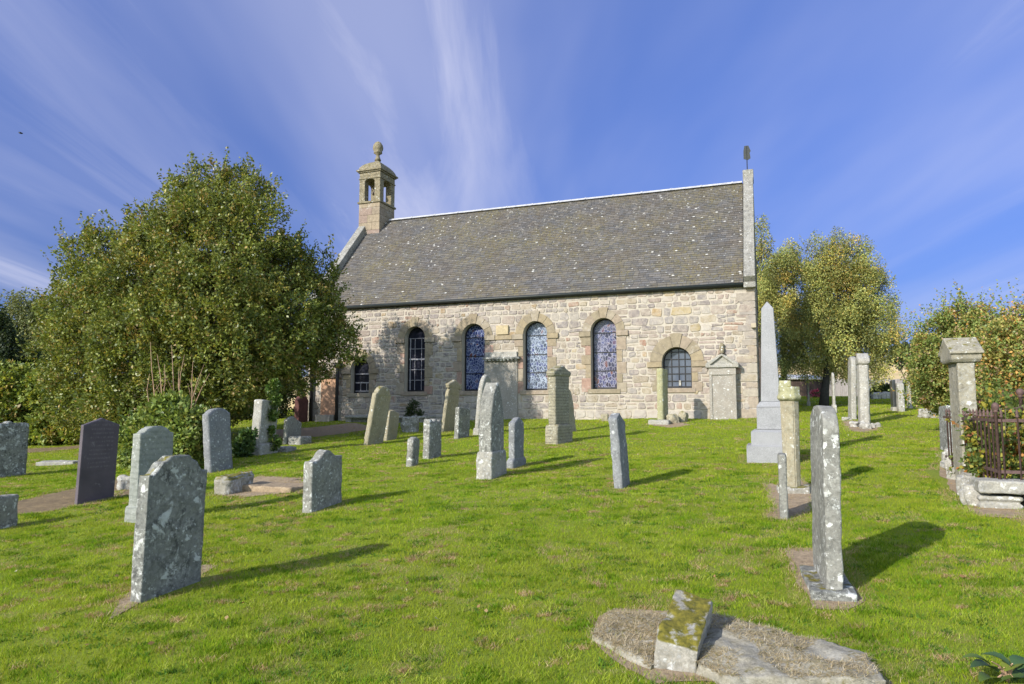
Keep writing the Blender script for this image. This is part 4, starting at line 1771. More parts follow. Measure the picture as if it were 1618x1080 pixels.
def crown(lobes, Y, n, cr, L, W, cols, wts, rng, fill=.62, zs=1.0, droop=0.0, zmin=None, sprigs=0, sprig_len=.5, patch=.35, flat=.85, gap=0.0, over=0.0):
    """leaf quads for a crown made of lobes given as picture circles at depth"""
    P, R = [], []
    for lb in lobes:
        px, py, rp = lb[:3]
        dy = lb[3] if len(lb) > 3 else 0
        P.append(at(px, py, Y + dy))
        R.append(rp * (Y + dy) / FPX)
    P = np.array(P); R = np.array(R)
    wt = R ** 2 / np.sum(R ** 2)
    ncl = max(8, int(np.sum(R ** 2) * 4 * math.pi * .55 / (cr * cr * 1.1)))
    li = rng.choice(len(R), ncl, p=wt)
    dirs = unit(rng.normal(size=(ncl, 3)))
    rad = R[li] * (fill + (1 + over - fill) * rng.random(ncl) ** .6)
    off = dirs * rad[:, None]
    off[:, 1] *= flat
    C = P[li] + off
    if gap > 0:
        keep = rng.random(ncl) > gap
        C, dirs, li = C[keep], dirs[keep], li[keep]
    # cluster tone variation: each twig group has its own mix
    tone = rng.random(len(C))
    size = cr * rng.uniform(.6, 1.35, len(C))
    k = rng.choice(len(C), n, p=size ** 2 / np.sum(size ** 2))
    d2 = unit(rng.normal(size=(n, 3)) + dirs[k] * .5)
    r2 = size[k] * rng.random(n) ** .5
    o2 = d2 * r2[:, None]
    o2[:, 2] *= zs
    p = C[k] + o2
    out = unit(d2 + dirs[k] * .8 + np.array([0, 0, .35]))
    cl = palette(n, cols, wts, rng)
    own = rng.choice(len(cols), len(C), p=np.array(wts) / sum(wts))
    same = rng.random(n) < .55
    cl[same] = np.array(cols)[own[k[same]]] * rng.uniform(.8, 1.2, (int(same.sum()), 1))
    cl *= (1 - patch / 2 + patch * tone[k])[:, None]
    if sprigs:
        si = rng.choice(len(C), sprigs)
        up = unit(dirs[si] * .8 + np.array([0, 0, .9]) + rng.normal(size=(sprigs, 3)) * .25)
        ns = 16
        t = np.tile(np.linspace(.1, 1, ns), sprigs)
        b = np.repeat(C[si] + dirs[si] * (cr * .6), ns, 0)
        u = np.repeat(up, ns, 0)
        ln = np.repeat(sprig_len * rng.uniform(.5, 1.3, sprigs), ns)
        ps = b + u * (t * ln)[:, None] + rng.normal(size=b.shape) * .018
        p = np.vstack([p, ps]); out = np.vstack([out, unit(u * .6 + rng.normal(size=u.shape))])
        cl = np.vstack([cl, palette(len(ps), cols, wts, rng)])
    if zmin is not None:
        gz = terrain(p[:, 0], p[:, 1]) + zmin
        keep = p[:, 2] > gz
        p, out, cl = p[keep], out[keep], cl[keep]
    # nothing grows through the church
    rel = p - np.array([LC.x, LC.y, 0])
    ex, gy = rel @ np.array(E), rel @ np.array(G)
    keep = ~((ex > -.2) & (ex < LW + .4) & (gy > -.12) & (gy < WB + .2) & (p[:, 2] < ZB + ZR + .3))
    p, out, cl = p[keep], out[keep], cl[keep]
    return np_mesh('foliage', leaf_quads(p, out, L, W, rng, .8, droop), 4, cl), P, R


def limbs(base, targets, r0, rng, bend=.3, mat='bark', parent=None, trunk_top=None, name='branch'):
    r = random.Random(int(rng.integers(1e6)))
    base = Vector(base)
    tt = Vector(trunk_top) if trunk_top is not None else base + Vector((0, 0, 1.2))
    bm = bmesh.new()
    n = 7
    pts = [base.lerp(tt, i / n) + Vector((r.uniform(-.04, .04), r.uniform(-.04, .04), 0)) * (i > 0) for i in range(n + 1)]
    pts[0].z -= .15
    tube(bm, pts, [r0 * (1.5 - .5 * min(1, i / 2)) * (1 - .45 * i / n) for i in range(n + 1)], 10)
    obj('trunk', bm, M[mat], parent, True)
    bm = bmesh.new()
    for tg in targets:
        tg = Vector(tg)
        s = base.lerp(tt, r.uniform(.55, 1.0))
        mid = s.lerp(tg, .5) + Vector((r.uniform(-bend, bend), r.uniform(-bend, bend), r.uniform(0, bend)))
        pp = [s, s.lerp(mid, .55), mid, mid.lerp(tg, .55), tg]
        q = r0 * r.uniform(.25, .45)
        tube(bm, pp, [q, q * .8, q * .6, q * .35, q * .12], 6)
        for _ in range(3):
            a = mid.lerp(tg, r.uniform(0, .8))
            bq = a + Vector((r.uniform(-1, 1), r.uniform(-1, 1), r.uniform(-.1, .9))) * (tg - s).length * .28
            tube(bm, [a, a.lerp(bq, .5) + Vector((0, 0, .06)), bq], [q * .35, q * .2, q * .06], 5)
    obj(name, bm, M[mat], parent, True)


def tree(name, label, cat, base, lobes, Y, n, cr, L, W, cols, wts, seed, r0=.14, top=None, mat='leaf', bark='bark', group=None, trunk=True, **kw):
    rng = np.random.default_rng(seed)
    me, P, R = crown(lobes, Y, n, cr, L, W, cols, wts, rng, **kw)
    b = Vector(base)
    root = empty(name, b)
    tag(root, label, cat, group)
    inv = Matrix.Translation(-b)
    me.transform(inv)
    objm('foliage', me, M[mat], root)
    if trunk:
        tg = [Vector(p) - b + Vector((0, 0, r * .3)) for p, r in zip(P, R)]
        limbs((0, 0, 0), tg, r0, rng, mat=bark, parent=root, trunk_top=(Vector(top) - b) if top is not None else None)
    return root


HOLLY = [(.145, .172, .034), (.185, .205, .04), (.085, .115, .027), (.29, .25, .055), (.28, .195, .06)]
HW = [5, 5, 3.5, 1.3, .9]
hb = ground(300, 690)
YH = 19.5
hx_ = at(320, 600, YH).x
holly = [(335, 318, 46, .3), (288, 322, 32, -.2), (384, 306, 36, .2), (335, 285, 24), (395, 366, 56, -.6), (325, 375, 72, -1.0), (255, 385, 52, -.5), (195, 405, 48, .2), (142, 400, 34, .4),
         (135, 445, 38, -.3), (235, 460, 76, -1.4), (345, 470, 86, -1.8), (430, 425, 52, -.5), (462, 425, 34, .2), (105, 490, 32, .5), (160, 510, 68, -1.0), (115, 560, 50, -.4), (245, 550, 82, -2.0),
         (340, 560, 80, -2.2), (420, 520, 74, -1.2), (480, 500, 50, -.3), (505, 545, 40, .0), (455, 580, 44, -.6), (535, 535, 24, .3), (556, 552, 15, .4), (520, 500, 22, .2), (130, 620, 50, -.7), (215, 640, 66, -1.6), (300, 630, 54, -1.8), (385, 590, 50, -1.0),
         (508, 412, 11, .3), (514, 436, 15, .3), (508, 462, 20, .2),
         (330, 400, 84, 1.8), (240, 480, 95, 2.2), (415, 480, 80, 1.8), (330, 550, 120, 2.2), (180, 540, 80, 1.8)]
tree('holly_tree', 'big dark green holly tree in front of the left end of the church', 'tree',
     (hx_, YH, tz(hx_, YH)), holly, YH, 250000, .21, .088, .052, HOLLY, HW, 21, r0=.24,
     top=at(320, 520, YH), mat='leaf_gloss', fill=.66, over=.14, sprigs=3200, sprig_len=.5, patch=.6, zmin=.35, gap=.14)

# elder shrub with bare stems in front of the holly
def elder():
    rng = np.random.default_rng(5)
    b = ground(262, 742)
    Y = b.y
    root = empty('elder_shrub', b)
    tag(root, 'leafy green shrub with bare reddish stems in front of the holly tree', 'shrub')
    lobes = [(225, 690, 34), (262, 672, 40), (300, 680, 36), (240, 720, 34), (222, 735, 26), (320, 690, 24, .2), (285, 700, 34, -.2), (270, 650, 22)]
    me, P, R = crown(lobes, Y, 15000, .16, .10, .06, [(.17, .23, .05), (.22, .27, .06), (.10, .15, .035), (.27, .26, .07)], [4, 4, 3, 1], rng, fill=.5, zmin=.05)
    me.transform(Matrix.Translation(-b))
    objm('foliage', me, M['leaf'], root)
    r = random.Random(3)
    for (x0, y0, x1, y1) in ((246, 700, 240, 540), (262, 700, 250, 560), (275, 700, 272, 545), (272, 690, 290, 560), (280, 690, 322, 575), (300, 690, 303, 570), (285, 680, 330, 590), (232, 690, 235, 590), (290, 700, 282, 580), (256, 690, 262, 575)):
        bm = bmesh.new()
        Yd = Y + r.uniform(-.3, .5)
        a, c = at(x0, y0, Yd) - b, at(x1, y1, Yd + r.uniform(-.2, .3)) - b
        pts = [a.lerp(c, t) + Vector((r.uniform(-.03, .03), 0, 0)) for t in (0, .25, .5, .75, 1)]
        tube(bm, pts, [.014, .012, .010, .007, .003], 6)
        m = pts[2]
        q = m + Vector((r.uniform(-.25, .25), 0, r.uniform(.2, .5)))
        tube(bm, [m, m.lerp(q, .5), q], [.006, .004, .002], 5)
        obj('stem', bm, M['bark_pale'], root, True)


elder()

# ivy on the tall flat topped stone, little shrubs beside it
b = ground(424, 716)
tree('ivy', 'yellow green ivy hanging over the tall flat topped gravestone', 'ivy', b, [(431, 612, 8), (432, 630, 8), (426, 655, 9), (420, 680, 10), (432, 700, 9), (416, 700, 8)], b.y + .0, 2600, .07, .075, .055,
     [(.10, .16, .03), (.06, .11, .02), (.16, .19, .05)], [3, 3, 2], 8, trunk=False, fill=.3)
b = ground(386, 722)
tree('small_shrub', 'small leafy shrub between the blue grey gravestone and the ivied one', 'shrub', b, [(385, 700, 12), (380, 712, 12), (392, 690, 8)], b.y, 2200, .09, .09, .055,
     [(.06, .11, .03), (.10, .15, .04)], [3, 2], 9, trunk=False, fill=.3, zmin=0)
pb = CHM @ Vector((wx(652, 640), -.7, 0))
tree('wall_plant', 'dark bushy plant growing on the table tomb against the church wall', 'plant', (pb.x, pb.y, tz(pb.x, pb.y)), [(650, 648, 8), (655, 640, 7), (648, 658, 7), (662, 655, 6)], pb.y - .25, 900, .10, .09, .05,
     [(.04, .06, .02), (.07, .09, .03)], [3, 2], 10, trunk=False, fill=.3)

# hedge bushes on the left
HG = [(0.228, 0.276, 0.054), (0.168, 0.216, 0.042), (0.324, 0.336, 0.060), (0.300, 0.228, 0.072), (0.096, 0.144, 0.036)]
HGW = [4, 4, 2, 1, 2]
hedge = [('tangled yellow green bramble bush at the left edge of the lawn', (20, 700), [(15, 620, 40), (10, 660, 38), (35, 670, 32), (-25, 640, 45), (40, 640, 30), (-10, 600, 30)]),
         ('mid hedge bush with yellowing leaves beside the left bramble', (80, 702), [(75, 640, 34), (65, 675, 30), (95, 670, 30), (105, 640, 30), (85, 615, 24), (60, 610, 22)]),
         ('dense green hedge bush at the foot of the holly tree', (150, 700), [(140, 650, 34), (130, 680, 26), (165, 675, 32), (170, 645, 30), (190, 690, 26), (120, 640, 26)])]
for i, (lab, bp, lob) in enumerate(hedge):
    b = ground(*bp)
    tree('hedge_bush', lab, 'bush', b, lob, b.y - .3 + .2 * i, 24000, .22, .12, .075, HG, HGW, 30 + i, r0=.05, fill=.5, sprigs=150, sprig_len=.4, zmin=.02, group='hedge bushes along the left path', patch=.5)

# trees behind, at the left
b = Vector((at(40, 640, 33).x, 33, tz(at(40, 640, 33).x, 33)))
tree('willow_tree', 'soft grey green tree behind the hedge at the far left', 'tree', b, [(40, 500, 30), (15, 530, 38), (70, 520, 34), (60, 560, 44), (20, 580, 44), (85, 580, 30), (50, 480, 18), (-20, 560, 50), (110, 540, 40)], 33, 42000, .42, .16, .06,
     [(.16, .18, .07), (.12, .145, .055), (.21, .215, .09)], [3, 3, 2], 41, r0=.2, top=at(40, 540, 33), zs=1.5, droop=.6, fill=.4)
b = Vector((at(-15, 640, 26).x, 26, tz(at(-15, 640, 26).x, 26)))
tree('dark_tree', 'dark tree cut off by the left edge of the picture', 'tree', b, [(-18, 500, 24), (-5, 560, 34), (-25, 540, 40), (-15, 600, 38), (-40, 600, 40)], 26, 16000, .3, .13, .07,
     [(.035, .055, .02), (.055, .075, .025)], [3, 2], 42, r0=.16, top=at(-20, 520, 26))
b = Vector((at(55, 640, 27).x, 27, tz(at(55, 640, 27).x, 27)))
tree('conifer_shrub', 'dark green conifer shrub rising behind the bramble bushes', 'shrub', b, [(48, 590, 22), (62, 580, 20), (70, 600, 24), (40, 610, 26), (70, 565, 12)], 27, 9000, .2, .14, .03,
     [(.02, .05, .012), (.03, .065, .015)], [1, 1], 43, r0=.06, zs=1.6, fill=.3)

b = at(435, 650, 31); b.z = tz(b.x, b.y)
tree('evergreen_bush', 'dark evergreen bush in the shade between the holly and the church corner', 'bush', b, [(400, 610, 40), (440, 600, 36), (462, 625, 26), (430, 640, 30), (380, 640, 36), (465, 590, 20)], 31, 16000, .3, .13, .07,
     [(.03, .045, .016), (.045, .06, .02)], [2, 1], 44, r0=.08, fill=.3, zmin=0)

# birches at the right
BI = [(.30, .31, .09), (.24, .26, .075), (.40, .35, .09), (.15, .18, .06), (.44, .31, .08)]
BIW = [4, 4, 2.2, 2.5, 1.1]
bA = ground(1301, 643)
YA = bA.y
birchA = [(1325, 388, 20), (1300, 405, 26), (1340, 410, 30), (1312, 440, 38), (1358, 440, 32), (1290, 470, 40), (1335, 480, 42), (1380, 465, 34), (1400, 450, 18), (1375, 500, 36), (1320, 520, 42), (1275, 520, 36),
          (1350, 545, 38), (1395, 520, 28), (1400, 540, 18), (1300, 560, 32), (1330, 580, 20), (1380, 565, 24), (1265, 560, 28), (1370, 585, 22), (1402, 575, 10), (1255, 585, 18), (1280, 590, 12),
          (1330, 470, 50, 1.2), (1300, 530, 50, 1.5), (1370, 520, 45, 1.3)]
tree('birch_tree', 'tall green and gold birch with drooping foliage right of the church', 'tree', bA, birchA, YA, 120000, .36, .066, .042, BI, BIW, 51, r0=.14, top=at(1318, 470, YA), bark='bark_dark',
     zs=1.35, droop=.6, fill=.45, over=.12, patch=.95, gap=.38, sprigs=400, sprig_len=.45)
bB = at(1238, 640, 34); bB.z = tz(bB.x, bB.y)
birchB = [(1245, 405, 16), (1235, 430, 22), (1258, 430, 20), (1225, 460, 24), (1250, 470, 28), (1235, 510, 28), (1255, 540, 26), (1222, 540, 18), (1240, 575, 24), (1262, 500, 24)]
tree('birch_tree', 'slimmer birch between the church corner and the tall birch', 'tree', bB, birchB, 34, 46000, .42, .08, .05, BI, BIW, 52, r0=.16, top=at(1240, 480, 34), zs=1.35, droop=.6, fill=.45, over=.1, patch=.95, bark='bark_dark', gap=.38)
bC = at(1200, 640, 40); bC.z = tz(bC.x, bC.y)
birchC = [(1203, 362, 10), (1208, 390, 14), (1200, 410, 20), (1212, 430, 12), (1205, 455, 18), (1215, 480, 14), (1200, 500, 30), (1180, 450, 30)]
tree('birch_tree', 'tall birch mostly hidden behind the church gable', 'tree', bC, birchC, 40, 16000, .3, .11, .06, BI, BIW, 53, r0=.18, top=at(1200, 430, 40), zs=2.2, droop=.9, fill=.4, patch=.6, gap=.2)
bD = at(1438, 640, 60); bD.z = tz(bD.x, bD.y)
tree('dark_tree', 'dark distant tree beside the stubble field, right of the birch', 'tree', bD, [(1432, 560, 14), (1445, 568, 14), (1420, 570, 10), (1455, 575, 14), (1438, 552, 8)], 60, 7000, .5, .25, .16, [(.03, .04, .022), (.045, .055, .03)], [1, 1], 54, r0=.2)

# autumn bushes at the right
AU = [(.20, .25, .06), (.15, .20, .05), (.33, .30, .08), (.44, .24, .06), (.52, .29, .08), (.36, .24, .15)]
bush = [('tall autumn bush with green to golden leaves behind the stone pier', (1510, 668), [(1490, 530, 34), (1520, 510, 28), (1545, 530, 36), (1480, 575, 34), (1515, 570, 44), (1555, 580, 44), (1475, 610, 28), (1505, 620, 36), (1545, 630, 40), (1468, 545, 12), (1462, 575, 9)], 15.5, [4.5, 4, 3.4, .25, .25, .9], 32000),
        ('tall orange autumn bush at the right edge of the picture', (1600, 680), [(1590, 545, 34), (1620, 525, 30), (1640, 555, 48), (1600, 560, 44), (1580, 600, 36), (1620, 610, 50), (1575, 640, 36), (1610, 660, 46)], 13.0, [3.6, 2.8, 3.4, .8, .9, 1.1], 30000)]
for i, (lab, bp, lob, Y, wt, n) in enumerate(bush):
    b = at(bp[0], bp[1], Y); b.z = tz(b.x, b.y)
    tree('autumn_bush', lab, 'bush', b, lob, Y, int(n * 2.1), .17, .052, .036, AU, wt, 60 + i, r0=.05, fill=.4, sprigs=700, sprig_len=.5, over=.1, zmin=.02, patch=.5, group='autumn bushes along the right side')
b = Vector(PLOT) + E * 1.0 + G * 1.0
tree('bramble', 'bramble with red and yellow leaves filling the railed plot', 'bramble', (b.x, b.y, tz(b.x, b.y)),
     [(1575, 720, 30), (1605, 715, 32), (1560, 740, 20, -.1), (1590, 742, 24, -.2), (1555, 700, 18), (1590, 680, 32, .3), (1615, 690, 36, .2), (1640, 720, 40), (1575, 660, 22, .6), (1610, 650, 28, .6)], b.y + .25, 17000, .14, .062, .045,
     [(.12, .16, .035), (.09, .13, .03), (.30, .27, .04), (.36, .16, .04), (.25, .09, .045), (.20, .13, .06)], [5, 4, 2.5, 1.0, .3, 1], 70, r0=.02, fill=.35, zmin=.02, sprigs=120, sprig_len=.3)
b = ground(1528, 748)
tree('kerb_bramble', 'trailing bramble shoots on the rubble below the stone pier', 'bramble', b, [(1532, 720, 8), (1522, 728, 8), (1540, 745, 10), (1530, 690, 6), (1515, 742, 6)], b.y - .3, 700, .08, .065, .045, [(.12, .16, .035), (.25, .22, .04), (.3, .14, .05)], [4, 2, 1], 71, trunk=False, fill=.3)
# low shrubs by the far fence
b = ground(1478, 640)
tree('low_shrub', 'low dark green shrub before the far fence, right of the distant gravestones', 'shrub', b, [(1455, 615, 12), (1470, 618, 14), (1488, 622, 14)], b.y, 5000, .3, .14, .09, [(.05, .09, .02), (.09, .14, .03), (.16, .2, .03)], [3, 2, 1], 72, trunk=False, zmin=0)
b = ground(1398, 629)
tree('low_shrub', 'low shrub behind the row of pale boulders', 'shrub', b, [(1385, 620, 6), (1398, 619, 7), (1408, 622, 6)], b.y + .8, 2000, .25, .16, .1, [(.03, .055, .015), (.05, .08, .02)], [3, 2], 73, trunk=False, zmin=0)
b = ground(1286, 628)
tree('flowering_plant', 'small clump of pink flowers before the brown shed', 'flowers', b, [(1284, 622, 3), (1289, 621.5, 3)], b.y, 240, .15, .11, .09, [(.5, .06, .14), (.55, .12, .2), (.06, .1, .03)], [3, 2, 2], 74, trunk=False, zmin=0)

# broad leaved weed at the bottom right corner
def weed():
    b = ground(1592, 1078)
    root = empty('weed_plant', b)
    tag(root, 'broad leaved green weed in the bottom right corner', 'plant')
    r = random.Random(9)
    for (px, py, ln, wd, a, c) in ((1560, 1052, .15, .09, 170, (.05, .095, .04)), (1548, 1040, .14, .06, 150, (.10, .15, .03)), (1580, 1040, .13, .075, 120, (.06, .11, .04)), (1600, 1050, .13, .09, 30, (.15, .19, .03)),
                                   (1612, 1045, .12, .08, 60, (.05, .10, .04)), (1565, 1070, .15, .08, 200, (.09, .14, .03)), (1600, 1070, .15, .09, 340, (.08, .13, .03)), (1618, 1066, .14, .09, 10, (.05, .09, .04))):
        p = at(px, py, b.y - .05) - b
        st = Vector((0, 0, .0))
        A = math.radians(a)
        d = Vector((math.cos(A), math.sin(A) * .7 - .2, .18)).normalized()
        s = d.cross(Vector((0, 0, 1))).normalized()
        nrm = s.cross(d)
        V, nn = [], 8
        bm = bmesh.new()
        rows = []
        for i in range(nn + 1):
            t = i / nn
            w = wd * (math.sin(math.pi * t ** .75) ** .8) * .5 * (1 + .12 * (i % 2)) + .001
            q = p + d * ln * (t - .4) - nrm * .05 * (t - .5) ** 2 * 4 * ln * 3
            rows.append((bm.verts.new(q - s * w + nrm * w * .35), bm.verts.new(q), bm.verts.new(q + s * w + nrm * w * .35)))
        for x, y in zip(rows, rows[1:]):
            bm.faces.new((x[0], x[1], y[1], y[0])); bm.faces.new((x[1], x[2], y[2], y[1]))
        me = D.meshes.new('leaf')
        bm.to_mesh(me); bm.free()
        colour_attr(me, [c] * len(me.vertices))
        objm('leaf', me, M['leaf'], root, True)
        bm = bmesh.new()
        tube(bm, [st, (p - d * ln * .4) * .5 + Vector((0, 0, .03)), p - d * ln * .4], [.006, .005, .003], 5)
        obj('stem', bm, M['bark_pale'], root)


weed()

# ------------------------------------------------------------------ fence, shed, bird
def fence():
    Y = 44.0
    x0, x1 = at(1308, 620, Y).x, at(1475, 620, Y).x
    zb = tz(x0, Y)
    r = empty('wooden_fence', (x0, Y, zb))
    tag(r, 'weathered grey board fence along the far end of the lawn', 'fence')
    h = z_for(598, x0, Y) - zb
    V, Cq = [], []
    rr2 = random.Random(3)
    x = 0
    while x < x1 - x0:
        w = rr2.uniform(.12, .16)
        hh = h + rr2.uniform(-.06, .04)
        g = rr2.uniform(.8, 1.15)
        c = (.30 * g, .265 * g, .25 * g)
        z0 = -.1
        for q in ([(x, 0, z0), (x + w - .012, 0, z0), (x + w - .012, 0, hh), (x, 0, hh)], [(x + w - .012, 0, z0), (x + w - .012, .02, z0), (x + w - .012, .02, hh), (x + w - .012, 0, hh)],
                  [(x, .02, z0), (x, 0, z0), (x, 0, hh), (x, .02, hh)], [(x, 0, hh), (x + w - .012, 0, hh), (x + w - .012, .02, hh), (x, .02, hh)], [(x + w - .012, .02, z0), (x, .02, z0), (x, .02, hh), (x + w - .012, .02, hh)]):
            V.append(q); Cq.append(c)
        x += w
    objm('boards', np_mesh('boards', np.array(V), 4, np.array(Cq)), M['wood'], r)
    for z in (.3, h - .3):
        bm = bmesh.new()
        box(bm, 0, x1 - x0, .024, .07, z, z + .09)
        obj('rail', bm, M['bark'], r)
    k = 0
    while k < x1 - x0:
        bm = bmesh.new()
        box(bm, k, k + .1, .075, .17, -.2, h + .05)
        obj('post', bm, M['bark'], r)
        k += 2.0
    # brown shed left of it
    Y2 = 46.0
    xa, xb = at(1240, 620, Y2).x, at(1306, 620, Y2).x
    zb = tz(xa, Y2)
    s = empty('brown_shed', (xa, Y2, zb))
    tag(s, 'dark brown boarded shed with a grey roof beyond the gravestones', 'shed')
    L = xb - xa
    hw = z_for(599, xa, Y2) - zb
    V, Cq = [], []
    x = 0
    while x < L:
        g = rr2.uniform(.75, 1.2)
        w = .15
        V.append([(x, 0, -.2), (x + w - .012, 0, -.2), (x + w - .012, 0, hw), (x, 0, hw)])
        Cq.append((.075 * g, .05 * g, .04 * g))
        x += w
    objm('boards', np_mesh('boards', np.array(V), 4, np.array(Cq)), M['wood'], s)
    bm = bmesh.new()
    box(bm, 0, L, .012, 3.0, -.2, hw)
    obj('wall', bm, M['bark_dark'], s)
    bm = bmesh.new()
    v = box(bm, -.2, L + .2, -.2, 3.2, hw + .002, hw + .12)
    for q in v:
        if q.co.y > 1:
            q.co.z += .35
    obj('shed_roof', bm, M['ridge'], s)


fence()


def bird():
    p = at(33, 210, 40)
    bm = bmesh.new()
    lathe(bm, [(.01, -.12), (.04, -.06), (.05, .0), (.035, .07), (.012, .11)], 8)
    bmesh.ops.rotate(bm, verts=bm.verts[:], cent=(0, 0, 0), matrix=Matrix.Rotation(math.radians(90), 3, 'Y'))
    for s in (-1, 1):
        a = [bm.verts.new(q) for q in ((-.03, s * .03, .01), (.05, s * .03, .01), (.02, s * .16, .07), (-.09, s * .26, .03), (-.05, s * .12, .05))]
        bm.faces.new(a)
    t = [bm.verts.new(q) for q in ((-.1, -.01, 0), (-.1, .01, 0), (-.19, .03, 0), (-.17, 0, 0), (-.19, -.03, 0))]
    bm.faces.new(t)
    o = obj('bird', bm, M['barblack'])
    o.location = p
    o.rotation_euler = (.3, .1, .4)
    tag(o, 'small dark bird in flight in the sky at the left', 'bird')


bird()

# ------------------------------------------------------------------ ground
def axis(lo, hi, step, far_lo, far_hi):
    a = list(np.arange(lo, hi + step, step))
    s = step
    while a[-1] < far_hi:
        s *= 1.25
        a.append(a[-1] + s)
    s = step
    while a[0] > far_lo:
        s *= 1.25
        a.insert(0, a[0] - s)
    return np.array(a)


xs, ys = axis(-26, 26, .3, -1800, 1800), axis(-6, 48, .3, -200, 2200)
X, Y_ = np.meshgrid(xs, ys)
Z = terrain(X, Y_)
far = np.clip((np.hypot(X, Y_) - 70) / 300, 0, 1)
Z = Z - far * 2.0
nx, ny = len(xs), len(ys)
me = D.meshes.new('lawn')
idx = np.arange(nx * ny).reshape(ny, nx)
f = np.stack([idx[:-1, :-1], idx[:-1, 1:], idx[1:, 1:], idx[1:, :-1]], -1).reshape(-1, 4)
me.vertices.add(nx * ny)
me.vertices.foreach_set('co', np.stack([X, Y_, Z], -1).astype(np.float32).ravel())
me.loops.add(f.size)
me.loops.foreach_set('vertex_index', f.astype(np.int32).ravel())
me.polygons.add(len(f))
me.polygons.foreach_set('loop_start', np.arange(0, f.size, 4, dtype=np.int32))
me.polygons.foreach_set('loop_total', np.full(len(f), 4, dtype=np.int32))
me.update(calc_edges=True)
tag(objm('ground', me, M['lawn'], None, True), kind='structure')


def sheet(name, polys, mat, lift=.004, step=.12):
    """thin irregular patches lying on the lawn, from picture polygons"""
    bm = bmesh.new()
    for poly in polys:
        pts = [ground(*p) for p in poly]
        # smooth and roughen the outline
        out = []
        n = len(pts)
        for i in range(n):
            a, b = pts[i], pts[(i + 1) % n]
            m = max(2, int((b - a).length / step))
            for k in range(m):
                q = a.lerp(b, k / m)
                nv = noise.noise_vector(q * 3.0)
                out.append((q.x + nv.x * .06, q.y + nv.y * .06))
        vs = [bm.verts.new((x, y, tz(x, y) + lift)) for x, y in out]
        try:
            fc = bm.faces.new(vs)
        except ValueError:
            continue
        SOIL.append(out)
    bmesh.ops.triangulate(bm, faces=bm.faces[:])
    for _ in range(2):
        bmesh.ops.subdivide_edges(bm, edges=[e for e in bm.edges if e.calc_length() > .25], cuts=1, use_grid_fill=False)
        bmesh.ops.triangulate(bm, faces=bm.faces[:])
    for v in bm.verts:
        v.co.z = tz(v.co.x, v.co.y) + lift
    for fc in bm.faces:
        fc.normal_update()
        if fc.normal.z < 0:
            fc.normal_flip()
    o = obj(name, bm, M[mat], None, True)
    return tag(o, kind='structure')


SOIL = []
PATHS = 2
sheet('path', [[(-60, 832), (0, 815), (60, 812), (120, 800), (190, 786), (262, 770), (330, 752), (300, 742), (200, 754), (130, 768), (60, 784), (0, 797), (-60, 808)],
               [(-60, 722), (40, 716), (130, 708), (130, 703), (40, 709), (-60, 713)]], 'path', .005)
sheet('soil', [[(172, 980), (212, 958), (260, 930), (318, 906), (345, 895), (322, 893), (228, 920), (200, 940)],
               [(1240, 868), (1262, 930), (1290, 962), (1340, 965), (1366, 950), (1330, 905), (1300, 890), (1285, 868)],
               [(1205, 760), (1220, 800), (1210, 818), (1250, 824), (1290, 800), (1290, 772), (1262, 752), (1240, 770)],
               [(1478, 716), (1486, 750), (1520, 790), (1545, 815), (1618, 820), (1618, 803), (1548, 800), (1500, 752), (1490, 715)],
               [(1328, 666), (1340, 680), (1368, 684), (1392, 680), (1388, 672), (1350, 664)],
               [(930, 1014), (940, 975), (965, 962), (1070, 968), (1130, 978), (1240, 1008), (1380, 1046), (1412, 1079), (1150, 1079), (1030, 1079)],
               [(380, 698), (450, 688), (500, 690), (560, 682), (600, 676), (560, 668), (480, 676), (380, 684)],
               [(130, 800), (185, 785), (195, 776), (150, 782), (115, 800)],
               [(1030, 672), (1060, 676), (1090, 671), (1060, 664)],
               [(340, 782), (385, 786), (480, 776), (482, 755), (410, 752), (345, 770)]], 'soil', .006)


def hill():
    # stubble field rising beyond the fence
    nx, ny = 60, 24
    bm = bmesh.new()
    g = []
    for j in range(ny + 1):
        row = []
        t = j / ny
        for i in range(nx + 1):
            x = -300 + 900 * i / nx
            y = 70 + 330 * t
            z = 1.0 + 20.5 * (t ** .9) * (1 - .25 * math.sin(i * .11 + 1.0)) + 1.0 * noise.noise(Vector((x * .01, y * .01, 0)))
            if j == 0:
                z = -3
            row.append(bm.verts.new((x, y, z)))
        g.append(row)
    for j in range(ny):
        for i in range(nx):
            bm.faces.new((g[j][i], g[j][i + 1], g[j + 1][i + 1], g[j + 1][i]))
    tag(obj('hill', bm, M['field'], None, True), kind='structure')


hill()

# ------------------------------------------------------------------ grass blades
def inpoly(x, y, poly):
    p = np.array(poly)
    r = np.zeros(len(x), bool)
    j = len(p) - 1
    bb = (x > p[:, 0].min()) & (x < p[:, 0].max()) & (y > p[:, 1].min()) & (y < p[:, 1].max())
    ii = np.where(bb)[0]
    if len(ii) == 0:
        return r
    X, Y = x[ii], y[ii]
    q = np.zeros(len(ii), bool)
    for i in range(len(p)):
        xi, yi, xj, yj = *p[i], *p[j]
        c = ((yi > Y) != (yj > Y)) & (X < (xj - xi) * (Y - yi) / (yj - yi + 1e-12) + xi)
        q ^= c
        j = i
    r[ii] = q
    return r


def vnoise(x, y, f, seed):
    """cheap smooth noise in numpy"""
    r = np.random.default_rng(seed)
    tab = r.random((64, 64))
    u, v = x * f, y * f
    i, j = np.floor(u).astype(int), np.floor(v).astype(int)
    a, b = u - i, v - j
    a, b = a * a * (3 - 2 * a), b * b * (3 - 2 * b)
    g = lambda p, q: tab[p % 64, q % 64]
    return (g(i, j) * (1 - a) + g(i + 1, j) * a) * (1 - b) + (g(i, j + 1) * (1 - a) + g(i + 1, j + 1) * a) * b


